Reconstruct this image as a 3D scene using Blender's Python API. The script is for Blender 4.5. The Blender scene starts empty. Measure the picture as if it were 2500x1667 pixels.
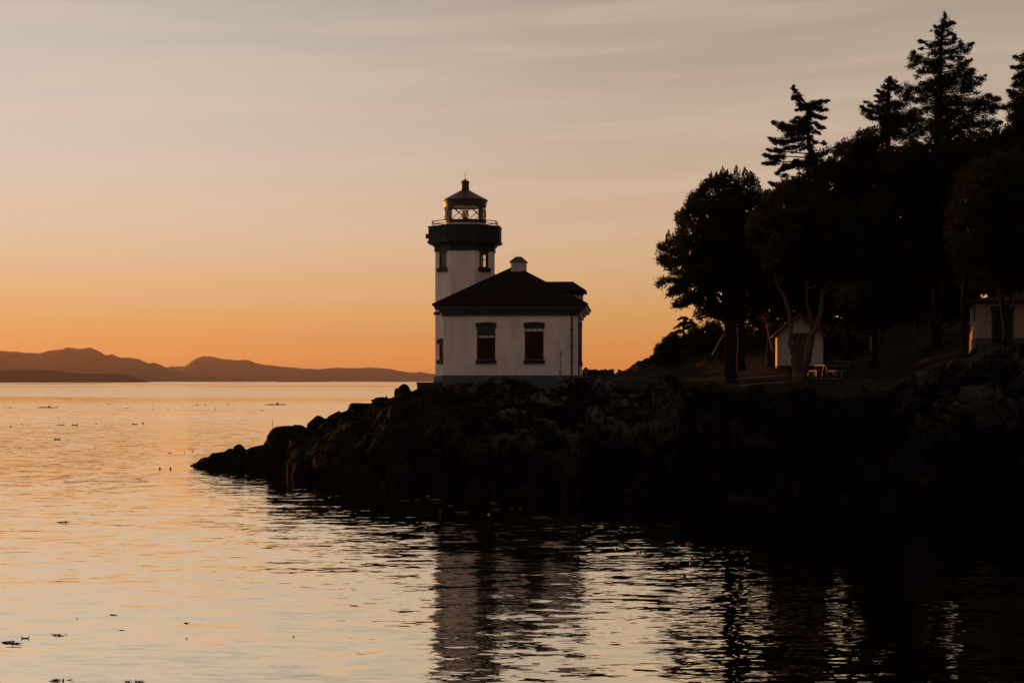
import bpy, math, random
import numpy as np
from mathutils import Vector, Matrix
R = math.radians
random.seed(7)
rng = np.random.default_rng(7)
S = bpy.context.scene
C = S.collection
F = 4200.0            # focal length in photo pixels
CH = 5.0              # camera height above the water
CX, HY = 1250.0, 930.0

# ------------------------------------------------------------------ camera
cam_d = bpy.data.cameras.new('camera'); cam = bpy.data.objects.new('camera', cam_d); C.objects.link(cam)
cam.location = (0, 0, CH); cam.rotation_euler = (R(90), 0, 0)
cam_d.sensor_width = 36; cam_d.lens = F / 2500 * 36; cam_d.shift_y = (HY - 833.5) / 2500
cam_d.clip_start = 0.5; cam_d.clip_end = 90000
S.camera = cam
S.view_settings.view_transform = 'Standard'; S.view_settings.look = 'None'
S.view_settings.exposure = 0; S.view_settings.gamma = 1
S.cycles.max_bounces = 6; S.cycles.diffuse_bounces = 2; S.cycles.glossy_bounces = 3
S.cycles.transparent_max_bounces = 12; S.cycles.volume_bounces = 1
S.cycles.use_denoising = True

# ------------------------------------------------------------------ world
SUN_AZ, SUN_EL = R(-36), R(1.4)       # azimuth from +Y (negative = to the left)
W = bpy.data.worlds.new('World'); S.world = W; W.use_nodes = True
nt = W.node_tree; nt.nodes.clear()
def N(t, typ, **kw):
    n = t.nodes.new(typ)
    for k, v in kw.items(): setattr(n, k, v)
    return n
def ramp(n, pts, interp='LINEAR'):
    cr = n.color_ramp; cr.interpolation = interp
    while len(cr.elements) > 1: cr.elements.remove(cr.elements[-1])
    cr.elements[0].position = pts[0][0]; cr.elements[0].color = (*pts[0][1], 1)
    for p, c in pts[1:]:
        e = cr.elements.new(p); e.color = (*c, 1)
def srgb(r, g, b):
    f = lambda v: (v/255/12.92) if v/255 <= .04045 else ((v/255+.055)/1.055)**2.4
    return (f(r), f(g), f(b))
L = nt.links.new
tc = N(nt, 'ShaderNodeTexCoord'); sep = N(nt, 'ShaderNodeSeparateXYZ')
L(tc.outputs['Generated'], sep.inputs[0])
# elevation ramp, towards the sunset
def sky_ramp(cols):
    r_ = N(nt, 'ShaderNodeValToRGB'); ramp(r_, cols); return r_
k = 1/0.6
mr = N(nt, 'ShaderNodeMapRange'); mr.inputs[1].default_value = 0; mr.inputs[2].default_value = 0.6
L(sep.outputs[2], mr.inputs[0])
west = sky_ramp([(0.0, srgb(196, 126, 60)), (.012*k, srgb(202, 134, 66)), (.030*k, srgb(208, 152, 87)), (.050*k, srgb(211, 166, 114)),
                 (.075*k, srgb(209, 175, 138)), (.105*k, srgb(203, 176, 151)), (.145*k, srgb(190, 171, 152)),
                 (.19*k, srgb(176, 163, 147)), (.225*k, srgb(164, 153, 139)), (.33*k, srgb(128, 125, 122)), (1, srgb(92, 92, 97))])
east = sky_ramp([(0.0, srgb(120, 90, 80)), (.1*k, srgb(124, 95, 87)), (.3*k, srgb(112, 92, 88)), (1, srgb(88, 84, 88))])
for r_ in (west, east): L(mr.outputs[0], r_.inputs[0])
mz = N(nt, 'ShaderNodeMapRange', interpolation_type='SMOOTHSTEP'); mz.inputs[1].default_value = -.35; mz.inputs[2].default_value = .92
# azimuth: dot with the sun-side direction
dt = N(nt, 'ShaderNodeVectorMath', operation='DOT_PRODUCT'); dt.inputs[1].default_value = (-.34, .94, 0)
L(tc.outputs['Generated'], dt.inputs[0]); L(dt.outputs['Value'], mz.inputs[0])
mx = N(nt, 'ShaderNodeMix', data_type='RGBA'); L(mz.outputs[0], mx.inputs[0]); L(east.outputs[0], mx.inputs[6]); L(west.outputs[0], mx.inputs[7])
# brighter and yellower towards the sun
ds = N(nt, 'ShaderNodeVectorMath', operation='DOT_PRODUCT')
ds.inputs[1].default_value = (math.sin(SUN_AZ), math.cos(SUN_AZ), .04); L(tc.outputs['Generated'], ds.inputs[0])
mg = N(nt, 'ShaderNodeMapRange', interpolation_type='SMOOTHSTEP'); mg.inputs[1].default_value = .72; mg.inputs[2].default_value = 1.0
L(ds.outputs['Value'], mg.inputs[0])
glow = N(nt, 'ShaderNodeMix', data_type='RGBA', blend_type='ADD', clamp_result=False); ge = N(nt, 'ShaderNodeMapRange', interpolation_type='SMOOTHSTEP'); ge.inputs[1].default_value = .01; ge.inputs[2].default_value = .17; L(sep.outputs[2], ge.inputs[0])
gc = N(nt, 'ShaderNodeMix', data_type='RGBA'); gc.inputs[6].default_value = (.10, .062, .036, 1); gc.inputs[7].default_value = (.15, .175, .19, 1); L(ge.outputs[0], gc.inputs[0]); L(gc.outputs[2], glow.inputs[7])
L(mg.outputs[0], glow.inputs[0]); L(mx.outputs[2], glow.inputs[6])
# thin cirrus: stretched noise in the plane of a high cloud layer
mp = N(nt, 'ShaderNodeMapping'); mp0 = N(nt, 'ShaderNodeMapping'); mp0.inputs['Rotation'].default_value = (0, R(3.2), 0); L(tc.outputs['Generated'], mp0.inputs[0])
mp.inputs['Scale'].default_value = (2.2, 1.5, 34)
L(mp0.outputs[0], mp.inputs[0])
nz = N(nt, 'ShaderNodeTexNoise'); nz.inputs['Scale'].default_value = 1.9; nz.inputs['Detail'].default_value = 6; nz.inputs['Roughness'].default_value = .55
nz.inputs['Distortion'].default_value = .35; L(mp.outputs[0], nz.inputs[0])
cr = N(nt, 'ShaderNodeValToRGB'); ramp(cr, [(.40, (0, 0, 0)), (.52, (.35, .35, .35)), (.66, (1, 1, 1))]); L(nz.outputs[0], cr.inputs[0])
el = N(nt, 'ShaderNodeMapRange', interpolation_type='SMOOTHSTEP'); el.inputs[1].default_value = .03; el.inputs[2].default_value = .12; el.inputs[4].default_value = .32
L(sep.outputs[2], el.inputs[0])
mu = N(nt, 'ShaderNodeMath', operation='MULTIPLY'); L(cr.outputs[0], mu.inputs[0]); L(el.outputs[0], mu.inputs[1])
ci = N(nt, 'ShaderNodeMix', data_type='RGBA'); ci.inputs[7].default_value = (*srgb(222, 200, 178), 1)
L(mu.outputs[0], ci.inputs[0]); L(glow.outputs[2], ci.inputs[6])
mult = N(nt, 'ShaderNodeMix', data_type='RGBA', blend_type='MULTIPLY'); mult.inputs[0].default_value = 1
dim = N(nt, 'ShaderNodeMapRange'); dim.inputs[1].default_value = -.45; dim.inputs[2].default_value = .8; dim.inputs[3].default_value = .55; dim.inputs[4].default_value = 1
bg = N(nt, 'ShaderNodeBackground'); wo = N(nt, 'ShaderNodeOutputWorld')
L(ci.outputs[2], bg.inputs[0]); bg.inputs[1].default_value = 1.0; L(bg.outputs[0], wo.inputs[0])

# ------------------------------------------------------------------ sun
sd = bpy.data.lights.new('sun', 'SUN'); sun = bpy.data.objects.new('sun', sd); C.objects.link(sun)
sd.energy = 5.0; sd.angle = R(.5); sd.color = (1, .31, .055)
dirv = Vector((math.sin(SUN_AZ)*math.cos(SUN_EL), math.cos(SUN_AZ)*math.cos(SUN_EL), math.sin(SUN_EL)))
sun.rotation_euler = dirv.to_track_quat('Z', 'Y').to_euler()

# ------------------------------------------------------------------ helpers
def P(px, py, Y): return Vector(((px-CX)/F*Y, Y, CH+(HY-py)/F*Y))
def zz(py, Y): return CH+(HY-py)/F*Y
MATS = {}
def mat(name, col, rough=.7, noise=None, bump=None, metallic=0, spec=.5, transl=0):
    if name in MATS: return MATS[name]
    m = bpy.data.materials.new(name); m.use_nodes = True; MATS[name] = m
    t = m.node_tree; b = t.nodes['Principled BSDF']
    b.inputs['Base Color'].default_value = (*col, 1); b.inputs['Roughness'].default_value = rough
    b.inputs['Metallic'].default_value = metallic; b.inputs['Specular IOR Level'].default_value = spec
    tc = N(t, 'ShaderNodeTexCoord')
    if noise:
        sc, col2, lo, hi = noise
        mp = N(t, 'ShaderNodeMapping'); t.links.new(tc.outputs['Object'], mp.inputs[0])
        if isinstance(sc, tuple): mp.inputs['Scale'].default_value = sc; sc = 1
        n = N(t, 'ShaderNodeTexNoise'); n.inputs['Scale'].default_value = sc; n.inputs['Detail'].default_value = 6; n.inputs['Roughness'].default_value = .65
        t.links.new(mp.outputs[0], n.inputs[0])
        c = N(t, 'ShaderNodeValToRGB'); ramp(c, [(lo, col), (hi, col2)]); t.links.new(n.outputs[0], c.inputs[0])
        t.links.new(c.outputs[0], b.inputs['Base Color'])
    if bump:
        sc, dist = bump
        n2 = N(t, 'ShaderNodeTexNoise'); n2.inputs['Detail'].default_value = 5
        mp2 = N(t, 'ShaderNodeMapping'); t.links.new(tc.outputs['Object'], mp2.inputs[0])
        if isinstance(sc, tuple): mp2.inputs['Scale'].default_value = sc; sc = 1
        n2.inputs['Scale'].default_value = sc; t.links.new(mp2.outputs[0], n2.inputs[0])
        bp = N(t, 'ShaderNodeBump'); bp.inputs['Distance'].default_value = dist; bp.inputs['Strength'].default_value = 1
        t.links.new(n2.outputs[0], bp.inputs['Height']); t.links.new(bp.outputs[0], b.inputs['Normal'])
    if transl:
        tr = N(t, 'ShaderNodeBsdfTranslucent'); tr.inputs[0].default_value = (*[min(1, c_*2.2) for c_ in col], 1)
        ms = N(t, 'ShaderNodeMixShader'); ms.inputs[0].default_value = transl
        o = t.nodes['Material Output']
        t.links.new(b.outputs[0], ms.inputs[1]); t.links.new(tr.outputs[0], ms.inputs[2]); t.links.new(ms.outputs[0], o.inputs[0])
    return m
def glass_mat(name, tint, refl=.12):
    m = bpy.data.materials.new(name); m.use_nodes = True; t = m.node_tree; t.nodes.clear()
    o = N(t, 'ShaderNodeOutputMaterial'); ms = N(t, 'ShaderNodeMixShader'); fr = N(t, 'ShaderNodeFresnel'); fr.inputs[0].default_value = 1.5
    ad = N(t, 'ShaderNodeMath', operation='ADD'); ad.inputs[1].default_value = refl - .04
    tr = N(t, 'ShaderNodeBsdfTransparent'); tr.inputs[0].default_value = (*tint, 1); g = N(t, 'ShaderNodeBsdfGlossy'); g.inputs['Roughness'].default_value = .02
    t.links.new(fr.outputs[0], ad.inputs[0]); t.links.new(ad.outputs[0], ms.inputs[0]); t.links.new(tr.outputs[0], ms.inputs[1])
    t.links.new(g.outputs[0], ms.inputs[2]); t.links.new(ms.outputs[0], o.inputs[0]); MATS[name] = m
    return m

def tag(o, label=None, cat=None, group=None, kind=None):
    if label: o['label'] = label
    if cat: o['category'] = cat
    if group: o['group'] = group
    if kind: o['kind'] = kind
    return o
def empty(name, loc, rz=0, rot=None):
    o = bpy.data.objects.new(name, None); C.objects.link(o); o.location = loc
    o.rotation_euler = rot if rot else (0, 0, rz); o.empty_display_size = .5
    return o
def link(name, me, m, parent=None, smooth=False):
    o = bpy.data.objects.new(name, me); C.objects.link(o)
    if m: me.materials.append(m)
    if parent: o.parent = parent
    if smooth: me.polygons.foreach_set('use_smooth', np.ones(len(me.polygons), bool))
    return o
def np_mesh(name, V, Q):
    """V (n,3) float, Q (m,k) int"""
    me = bpy.data.meshes.new(name); V = np.asarray(V, np.float32); Q = np.asarray(Q, np.int32)
    me.vertices.add(len(V)); me.vertices.foreach_set('co', V.ravel())
    kk = Q.shape[1]; me.loops.add(Q.size); me.loops.foreach_set('vertex_index', Q.ravel())
    me.polygons.add(len(Q)); me.polygons.foreach_set('loop_start', np.arange(0, Q.size, kk, dtype=np.int32))
    me.polygons.foreach_set('loop_total', np.full(len(Q), kk, np.int32))
    me.update(calc_edges=True); return me
class MB:
    def __init__(s): s.v = []; s.f = []
    def add(s, vs, fs):
        n = len(s.v); s.v += [tuple(v) for v in vs]; s.f += [tuple(i+n for i in f) for f in fs]; return s
    def box(s, x0, x1, y0, y1, z0, z1, M=None):
        vs = [Vector((x, y, z)) for z in (z0, z1) for y in (y0, y1) for x in (x0, x1)]
        if M: vs = [M @ v for v in vs]
        return s.add(vs, [(0, 2, 3, 1), (4, 5, 7, 6), (0, 1, 5, 4), (2, 6, 7, 3), (0, 4, 6, 2), (1, 3, 7, 5)])
    def bar(s, a, b, w, h=None, up=(0, 0, 1)):
        a = Vector(a); b = Vector(b); h = h or w; d = b-a
        x = d.cross(Vector(up)); x = x.normalized() if x.length > 1e-6 else Vector((1, 0, 0)); z = x.cross(d).normalized()
        vs = [p + x*sx*w/2 + z*sz*h/2 for p in (a, b) for sz in (-1, 1) for sx in (-1, 1)]
        return s.add(vs, [(0, 1, 3, 2), (4, 6, 7, 5), (0, 4, 5, 1), (2, 3, 7, 6), (0, 2, 6, 4), (1, 5, 7, 3)])
    def lathe(s, prof, n=24, c=(0, 0), a0=0.0, cap=True):
        vs = []; fs = []
        for r_, z in prof:
            for i in range(n):
                a = a0 + 2*math.pi*i/n; vs.append((c[0]+r_*math.sin(a), c[1]-r_*math.cos(a), z))
        for j in range(len(prof)-1):
            for i in range(n):
                k2 = (i+1) % n; fs.append((j*n+i, j*n+k2, (j+1)*n+k2, (j+1)*n+i))
        if cap: fs.append(tuple(range(n))[::-1]); fs.append(tuple((len(prof)-1)*n+i for i in range(n)))
        return s.add(vs, fs)
    def tube(s, pts, rad, n=8):
        pts = [Vector(p) for p in pts]; rs = rad if isinstance(rad, (list, tuple)) else [rad]*len(pts)
        vs = []; fs = []; ref = Vector((.31, .95, .1))
        for i, p in enumerate(pts):
            d = (pts[min(i+1, len(pts)-1)] - pts[max(i-1, 0)]); d = d.normalized() if d.length else Vector((0, 0, 1))
            x = d.cross(ref); x = x.normalized() if x.length > 1e-3 else Vector((1, 0, 0)); y = d.cross(x)
            for q in range(n):
                a = 2*math.pi*q/n; vs.append(p + (x*math.cos(a)+y*math.sin(a))*rs[i])
        for i in range(len(pts)-1):
            for q in range(n):
                k2 = (q+1) % n; fs.append((i*n+q, i*n+k2, (i+1)*n+k2, (i+1)*n+q))
        fs.append(tuple(range(n))[::-1]); fs.append(tuple((len(pts)-1)*n+i for i in range(n)))
        return s.add(vs, fs)
    def build(s, name, m, parent=None, smooth=False, bevel=0):
        me = bpy.data.meshes.new(name); me.from_pydata(s.v, [], s.f); me.update()
        o = link(name, me, m, parent, smooth)
        if bevel:
            b = o.modifiers.new('bevel', 'BEVEL'); b.width = bevel; b.segments = 2; b.limit_method = 'ANGLE'
        return o

# ------------------------------------------------------------------ numpy noise
PERM = np.random.default_rng(3).permutation(4096)
def h3(i, j, k_): return PERM[(PERM[(PERM[i & 4095] + j) & 4095] + k_) & 4095]
GR = np.random.default_rng(4).normal(size=(4096, 3)); GR /= np.linalg.norm(GR, axis=1)[:, None]
def perlin(p):
    i = np.floor(p).astype(int); f = p - i; u = f*f*f*(f*(f*6-15)+10); out = 0
    for dx in (0, 1):
        for dy in (0, 1):
            for dz in (0, 1):
                g = GR[h3(i[:, 0]+dx, i[:, 1]+dy, i[:, 2]+dz)]
                w = (u[:, 0] if dx else 1-u[:, 0])*(u[:, 1] if dy else 1-u[:, 1])*(u[:, 2] if dz else 1-u[:, 2])
                out = out + w*((f - np.array([dx, dy, dz]))*g).sum(1)
    return out
def fbm(p, o=4, lac=2.03, gain=.5):
    a = 1; s_ = 0
    for q in range(o): s_ = s_ + a*perlin(p*lac**q + q*17.3); a *= gain
    return s_
def worley(p):
    i = np.floor(p).astype(int); best = np.full(len(p), 9.0); sec = best.copy(); cid = np.zeros(len(p), int)
    for dx in (-1, 0, 1):
        for dy in (-1, 0, 1):
            for dz in (-1, 0, 1):
                h = h3(i[:, 0]+dx, i[:, 1]+dy, i[:, 2]+dz)
                c = i + np.array([dx, dy, dz]) + .5 + GR[h]*.42
                d = np.linalg.norm(p-c, axis=1); m_ = d < best
                sec = np.where(m_, best, np.minimum(sec, d)); cid = np.where(m_, h, cid); best = np.where(m_, d, best)
    return best, sec, cid
def facets(p):
    """per-cell tilted planes: the stepped, fractured faces of bedrock"""
    i = np.floor(p).astype(int); best = np.full(len(p), 9.0); val = np.zeros(len(p)); rv = np.zeros(len(p))
    for dx in (-1, 0, 1):
        for dy in (-1, 0, 1):
            for dz in (-1, 0, 1):
                h = h3(i[:, 0]+dx, i[:, 1]+dy, i[:, 2]+dz); c = i + np.array([dx, dy, dz]) + .5 + GR[h]*.45
                q = p-c; d = np.abs(q).sum(1)*.6+np.linalg.norm(q, axis=1)*.4; m_ = d < best
                val = np.where(m_, (q*GR[(h*7+3) & 4095]).sum(1), val); rv = np.where(m_, (h % 101)/101-.5, rv); best = np.where(m_, d, best)
    return val, rv

# ------------------------------------------------------------------ materials
white = mat('white_stucco', (.79, .73, .69), .85, noise=((1.6, 1.6, .45), (.60, .53, .48), .44, .72), bump=(14, .015))
shingle = mat('white_clapboard', (.62, .56, .52), .8, noise=(3, (.5, .44, .4), .4, .75))
teal = mat('dark_green_paint', (.014, .025, .028), .6, noise=(2.5, (.022, .033, .034), .4, .7), spec=.2)
teal_l = mat('grey_green_plinth', (.055, .085, .092), .8, noise=(1.6, (.09, .12, .125), .4, .75), bump=(12, .01))
trimd = mat('black_green_trim', (.010, .014, .014), .5)
roofm = mat('red_brown_roof', (.018, .0100, .0078), .85, noise=((5, 5, 5), (.009, .0055, .0045), .4, .7), bump=((2, 2, 9), .03), spec=.08)
lroof = mat('lantern_roof_paint', (.05, .015, .010), .45, noise=(3, (.028, .011, .008), .4, .7))
brown = mat('brown_shutter', (.16, .095, .045), .7, noise=((6, 6, .8), (.09, .055, .028), .4, .7), spec=.05)
blind = mat('pale_blind', (.16, .15, .14), .6)
brass = mat('brass', (.5, .3, .1), .3, metallic=1)
sky_pane = mat('sky_reflection_pane', (.85, .8, .72), .35)  # pale colour stands in for sky reflected in the transom glass
inside = mat('interior_plaster', (.30, .26, .22), .9)
steel = mat('galvanised_steel', (.16, .16, .155), .5, metallic=.5)
wood = mat('weathered_wood', (.15, .12, .095), .75, noise=((1, 12, 12), (.09, .07, .055), .35, .7))
conc = mat('concrete', (.030, .026, .022), .9, noise=(2, (.018, .016, .013), .4, .7), bump=(9, .02))
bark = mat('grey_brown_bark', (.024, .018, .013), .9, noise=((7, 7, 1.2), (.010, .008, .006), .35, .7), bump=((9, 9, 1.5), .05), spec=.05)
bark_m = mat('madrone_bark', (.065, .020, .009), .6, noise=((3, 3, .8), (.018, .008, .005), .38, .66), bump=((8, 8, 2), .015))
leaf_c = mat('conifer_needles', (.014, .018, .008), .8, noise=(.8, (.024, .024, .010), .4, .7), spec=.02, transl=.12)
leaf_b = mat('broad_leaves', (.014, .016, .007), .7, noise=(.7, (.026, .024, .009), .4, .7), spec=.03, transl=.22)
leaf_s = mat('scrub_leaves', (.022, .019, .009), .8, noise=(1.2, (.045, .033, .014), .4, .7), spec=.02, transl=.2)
kelpm = mat('kelp', (.030, .016, .006), .3, noise=(9, (.06, .032, .012), .4, .7))
glass = glass_mat('window_glass', (.98, .97, .95), .03)
glassd = glass_mat('dark_window_glass', (.80, .76, .66), .0)

# ------------------------------------------------------------------ terrain
# stations along the photo's x axis: 8 control rows of (distance, height)
def z_(py, Y): return zz(py, Y)
ST = [
 (430,  [(101,-.9),(101.3,-.9),(101.6,-.8),(102,-.8),(102.4,-.8),(102.8,-.8),(103,-.9),(103.4,-.9)]),
 (466,  [(100,-.3),(100.4,-.1),(100.8,0),(101.2,.02),(101.5,-.1),(101.8,0),(102,-.1),(103,-.5)]),
 (492,  [(99.6,0),(100,.3),(100.5,z_(1122,101)),(101,z_(1122,101)),(101.5,.4),(102,.2),(102.5,0),(103.5,-.5)]),
 (525,  [(98.6,0),(99.2,.5),(99.8,.8),(100.3,z_(1109,100.3)),(101,.6),(101.6,.3),(102.4,0),(103.5,-.5)]),
 (575,  [(97.6,0),(98,.8),(98.7,z_(1096,99)),(99.3,z_(1093,99.3)),(100,.9),(100.8,.4),(102,0),(103.5,-.5)]),
 (640,  [(95.6,0),(96.2,.8),(97,z_(1090,97)),(97.8,z_(1086,97.8)),(99,.9),(100,.4),(101.5,0),(103.5,-.5)]),
 (665,  [(95,0),(95.3,1.2),(95.8,2.0),(96.5,z_(1046,96.5)),(98,1.7),(99.5,.9),(101.5,0),(103.5,-.5)]),
 (698,  [(93.3,0),(93.8,1.4),(95,z_(1040,95)),(96,z_(1036,96)),(98,1.9),(99.5,1),(102,0),(103.5,-.5)]),
 (748,  [(86.0,0),(87.5,.8),(91,1.4),(95,z_(1040,95)),(97.5,1.8),(99.5,1),(102,0),(104,-.5)]),
 (778,  [(85,0),(86,1.2),(91,2.1),(95,z_(1023,95)),(98,2.6),(101,1.4),(103,0),(105,-.5)]),
 (840,  [(83,0),(84,1.4),(89,2.7),(95,z_(1006,95)),(98,3.0),(102,1.6),(104,0),(106,-.5)]),
 (910,  [(81,0),(82,1.5),(88,3.1),(95,z_(984,95)),(98,3.5),(103,1.8),(106,0),(108,-.5)]),
 (965,  [(79.5,0),(80.6,1.5),(87,3.5),(95.5,z_(970,95.5)),(99,4.0),(104,2.6),(108,.5),(112,-.5)]),
 (1020, [(78.5,0),(79.8,1.6),(86,3.8),(95.5,z_(949,95.5)),(100,4.4),(106,3.5),(111,1),(114,-.5)]),
 (1090, [(77.8,0),(79,1.6),(85,3.7),(94,z_(944,94)),(99,4.65),(107,4.5),(113,2),(117,-.5)]),
 (1150, [(77.4,0),(78.6,1.7),(84.5,3.8),(92.5,z_(934,92.5)),(97,4.7),(110,4.7),(116,3),(122,-.5)]),
 (1235, [(77,0),(78,1.8),(84,3.9),(92,z_(924,92)),(97,4.75),(112,4.8),(119,3.5),(127,-.5)]),
 (1285, [(77,0),(78,1.8),(84,3.9),(92,z_(932,92)),(97,4.75),(112,4.8),(120,4),(130,-.5)]),
 (1325, [(77,0),(78,1.8),(84,3.8),(92,z_(948,92)),(97,4.72),(112,4.8),(121,4.3),(132,-.5)]),
 (1385, [(77,0),(78,1.8),(84,3.8),(91.5,z_(926,91.5)),(96,4.9),(112,4.9),(122,4.8),(136,-.5)]),
 (1450, [(76.8,0),(77.8,1.8),(84,3.8),(91,z_(926,91)),(96,4.88),(108,4.95),(121,z_(914,121)),(142,-.5)]),
 (1510, [(76.4,0),(77.5,1.8),(83.5,3.7),(88,z_(945,88)),(95,4.9),(108,5.0),(123,z_(908,123)),(146,-.5)]),
 (1560, [(75.8,0),(77,1.8),(82.5,3.6),(86,z_(956,86)),(95,4.85),(108,5.0),(124,z_(884,124)),(150,-.5)]),
 (1620, [(75,0),(76.2,1.8),(80,3.5),(83,z_(963,83)),(94,4.8),(106,5.0),(125,z_(876,125)),(155,-.5)]),
 (1690, [(74.4,0),(75.6,1.8),(78,3.6),(80.5,z_(962,80.5)),(94,4.8),(106,5.1),(126,z_(864,126)),(160,0)]),
 (1725, [(74.2,0),(75.2,2),(77,4.1),(78.5,z_(949,78.5)),(92,4.7),(106,5.2),(127,z_(845,127)),(165,0)]),
 (1860, [(72.6,0),(73.6,2),(75.2,4.1),(76.8,z_(953,76.8)),(90,4.75),(102,5.7),(130,z_(812,130)),(165,6)]),
 (1930, [(71.8,0),(72.8,2),(74,4.0),(75.4,z_(962,75.4)),(88,4.85),(101,5.85),(132,z_(800,132)),(165,8)]),
 (2026, [(71,0),(72,1.9),(73,3.6),(74.2,z_(974,74.2)),(90,5.0),(106,5.7),(133,z_(790,133)),(165,9)]),
 (2100, [(70.2,0),(71.2,1.9),(72.2,3.8),(73.2,z_(966,73.2)),(90,5.0),(109,6.1),(134,z_(775,134)),(165,9)]),
 (2178, [(69.4,0),(70.4,2),(71.4,4),(72.6,z_(953,72.6)),(88,4.95),(110,6.6),(135,z_(765,135)),(165,10)]),
 (2236, [(68.7,0),(69.7,2),(70.8,4.1),(72.2,z_(948,72.2)),(86,5.1),(108,6.6),(135,z_(755,135)),(165,10)]),
 (2282, [(68.2,0),(69.2,2.1),(71,4.4),(73.6,z_(914,73.6)),(84,5.5),(100,6.4),(135,z_(745,135)),(165,10)]),
 (2338, [(67.4,0),(68.4,2.2),(71,4.8),(75,z_(892,75)),(84,5.9),(96,6.5),(135,z_(740,135)),(165,10)]),
 (2412, [(66.4,0),(67.4,2.4),(71,5.1),(76.5,z_(873,76.5)),(84,6.2),(94,6.5),(135,z_(735,135)),(165,11)]),
 (2500, [(65,0),(66,2.5),(70.5,5.3),(78,z_(854,78)),(86,6.6),(95,6.8),(135,z_(730,135)),(165,11)]),
 (2750, [(60,0),(61.2,2.6),(67,5.6),(78,7.2),(88,7.4),(100,7.6),(135,12),(165,12)]),
 (3400, [(46,0),(47.5,2.8),(56,6),(74,8.2),(90,8.6),(104,9),(135,13),(165,13)]),
]
SPX = np.array([s_[0] for s_ in ST], float); SY = np.array([[p[0] for p in s_[1]] for s_ in ST]); SZ = np.array([[p[1] for p in s_[1]] for s_ in ST])
def ctrl(px):
    px = np.clip(np.asarray(px, float), SPX[0], SPX[-1])
    return (np.stack([np.interp(px, SPX, SY[:, j]) for j in range(8)], -1), np.stack([np.interp(px, SPX, SZ[:, j]) for j in range(8)], -1))
def H(px, Y):
    px = np.atleast_1d(px).astype(float); Y = np.atleast_1d(Y).astype(float)
    cy, cz = ctrl(px); out = np.where(Y < cy[:, 0], cz[:, 0] - (cy[:, 0]-Y)*.9, cz[:, 7] - np.maximum(Y-cy[:, 7], 0)*.4)
    for j in range(7):
        m_ = (Y >= cy[:, j]) & (Y < cy[:, j+1]); t = np.clip((Y-cy[:, j])/np.maximum(cy[:, j+1]-cy[:, j], 1e-6), 0, 1)
        if j in (3, 4, 5): t = t*t*(3-2*t)*.5 + t*.5
        out = np.where(m_, cz[:, j]*(1-t)+cz[:, j+1]*t, out)
    return np.maximum(out, -2.5)
def ground(px, Y): return float(H(px, Y)[0])
pxs = np.concatenate([np.arange(430, 2560, 3.2), np.arange(2560, 3400, 14.0)])
Ys = np.concatenate([np.arange(42, 64, .8), np.arange(64, 101, .13), np.arange(101, 112, .4), np.arange(112, 168, .8)])
PX, YY = np.meshgrid(pxs, Ys); shp = PX.shape; PXf, Yf = PX.ravel(), YY.ravel()
Z0 = H(PXf, Yf)
X0 = (PXf-CX)/F*Yf
Pn = np.stack([X0, Yf, Z0], 1)
Zg = Z0.reshape(shp); Xg = X0.reshape(shp)
dzy = np.gradient(Zg, axis=0)/np.gradient(YY, axis=0); dzx = np.gradient(Zg, axis=1)/np.gradient(Xg, axis=1)
nrm = np.stack([-dzx.ravel(), -dzy.ravel(), np.ones(len(Pn))], 1); nrm /= np.linalg.norm(nrm, axis=1)[:, None]
cyA, czA = ctrl(PXf)
# rock mask: 1 on rock, 0 on the soft terrace
soft = np.clip((Yf-cyA[:, 3]-.6)/2.0, 0, 1)*np.clip((PXf-1440)/50, 0, 1)
back = np.clip((Yf-112)/8, 0, 1)
rock = 1-soft*(1-.5*back)
Q3 = Pn*np.array([1, 1, 1.4])
d1, d2, cid = worley(Q3/2.3 + .25*np.stack([perlin(Q3*.5), perlin(Q3*.5+9), perlin(Q3*.5+31)], 1))
e1, e2, eid = worley(Q3/.85+3.1)
B3 = Q3 @ np.array(Matrix.Rotation(R(28), 3, 'Y') @ Matrix.Rotation(R(12), 3, 'X'))
B3 = B3 + .22*np.stack([perlin(Q3*.8), perlin(Q3*.8+9), perlin(Q3*.8+31)], 1)
f1, r1 = facets(B3/np.array([3.2, 3.2, 1.7])); f2, r2 = facets(B3/np.array([1.25, 1.25, .62])+5.5); f3, r3 = facets(B3/np.array([.5, .5, .26])+2.2)
disp = -.04 + .28*fbm(Q3/5.0, 3) + .80*f1 + .50*r1 + .34*f2 + .20*r2 + .13*f3 + .07*r3 + .07*fbm(Q3/.7, 4) - .10*np.exp(-((d2-d1)/.05)**2)
house_m = 1-np.exp(-(((X0-.3)/6)**4+((Yf-102)/6.5)**4))*.9
amp = rock*house_m*np.clip(np.interp(PXf, [440, 480, 700, 900, 1100], [.05, .25, .5, .65, 1.0]), 0, 1)
amp = amp*np.where((Yf > cyA[:, 3]-.8) & (Yf < cyA[:, 3]+1.5) & (PXf > 1000) & (PXf < 1450), .30, 1)
Pd = Pn + nrm*(disp*amp)[:, None] + np.stack([0*Z0, 0*Z0, .05*fbm(Pn/1.7, 3)], 1)*(1-rock)[:, None]
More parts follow.
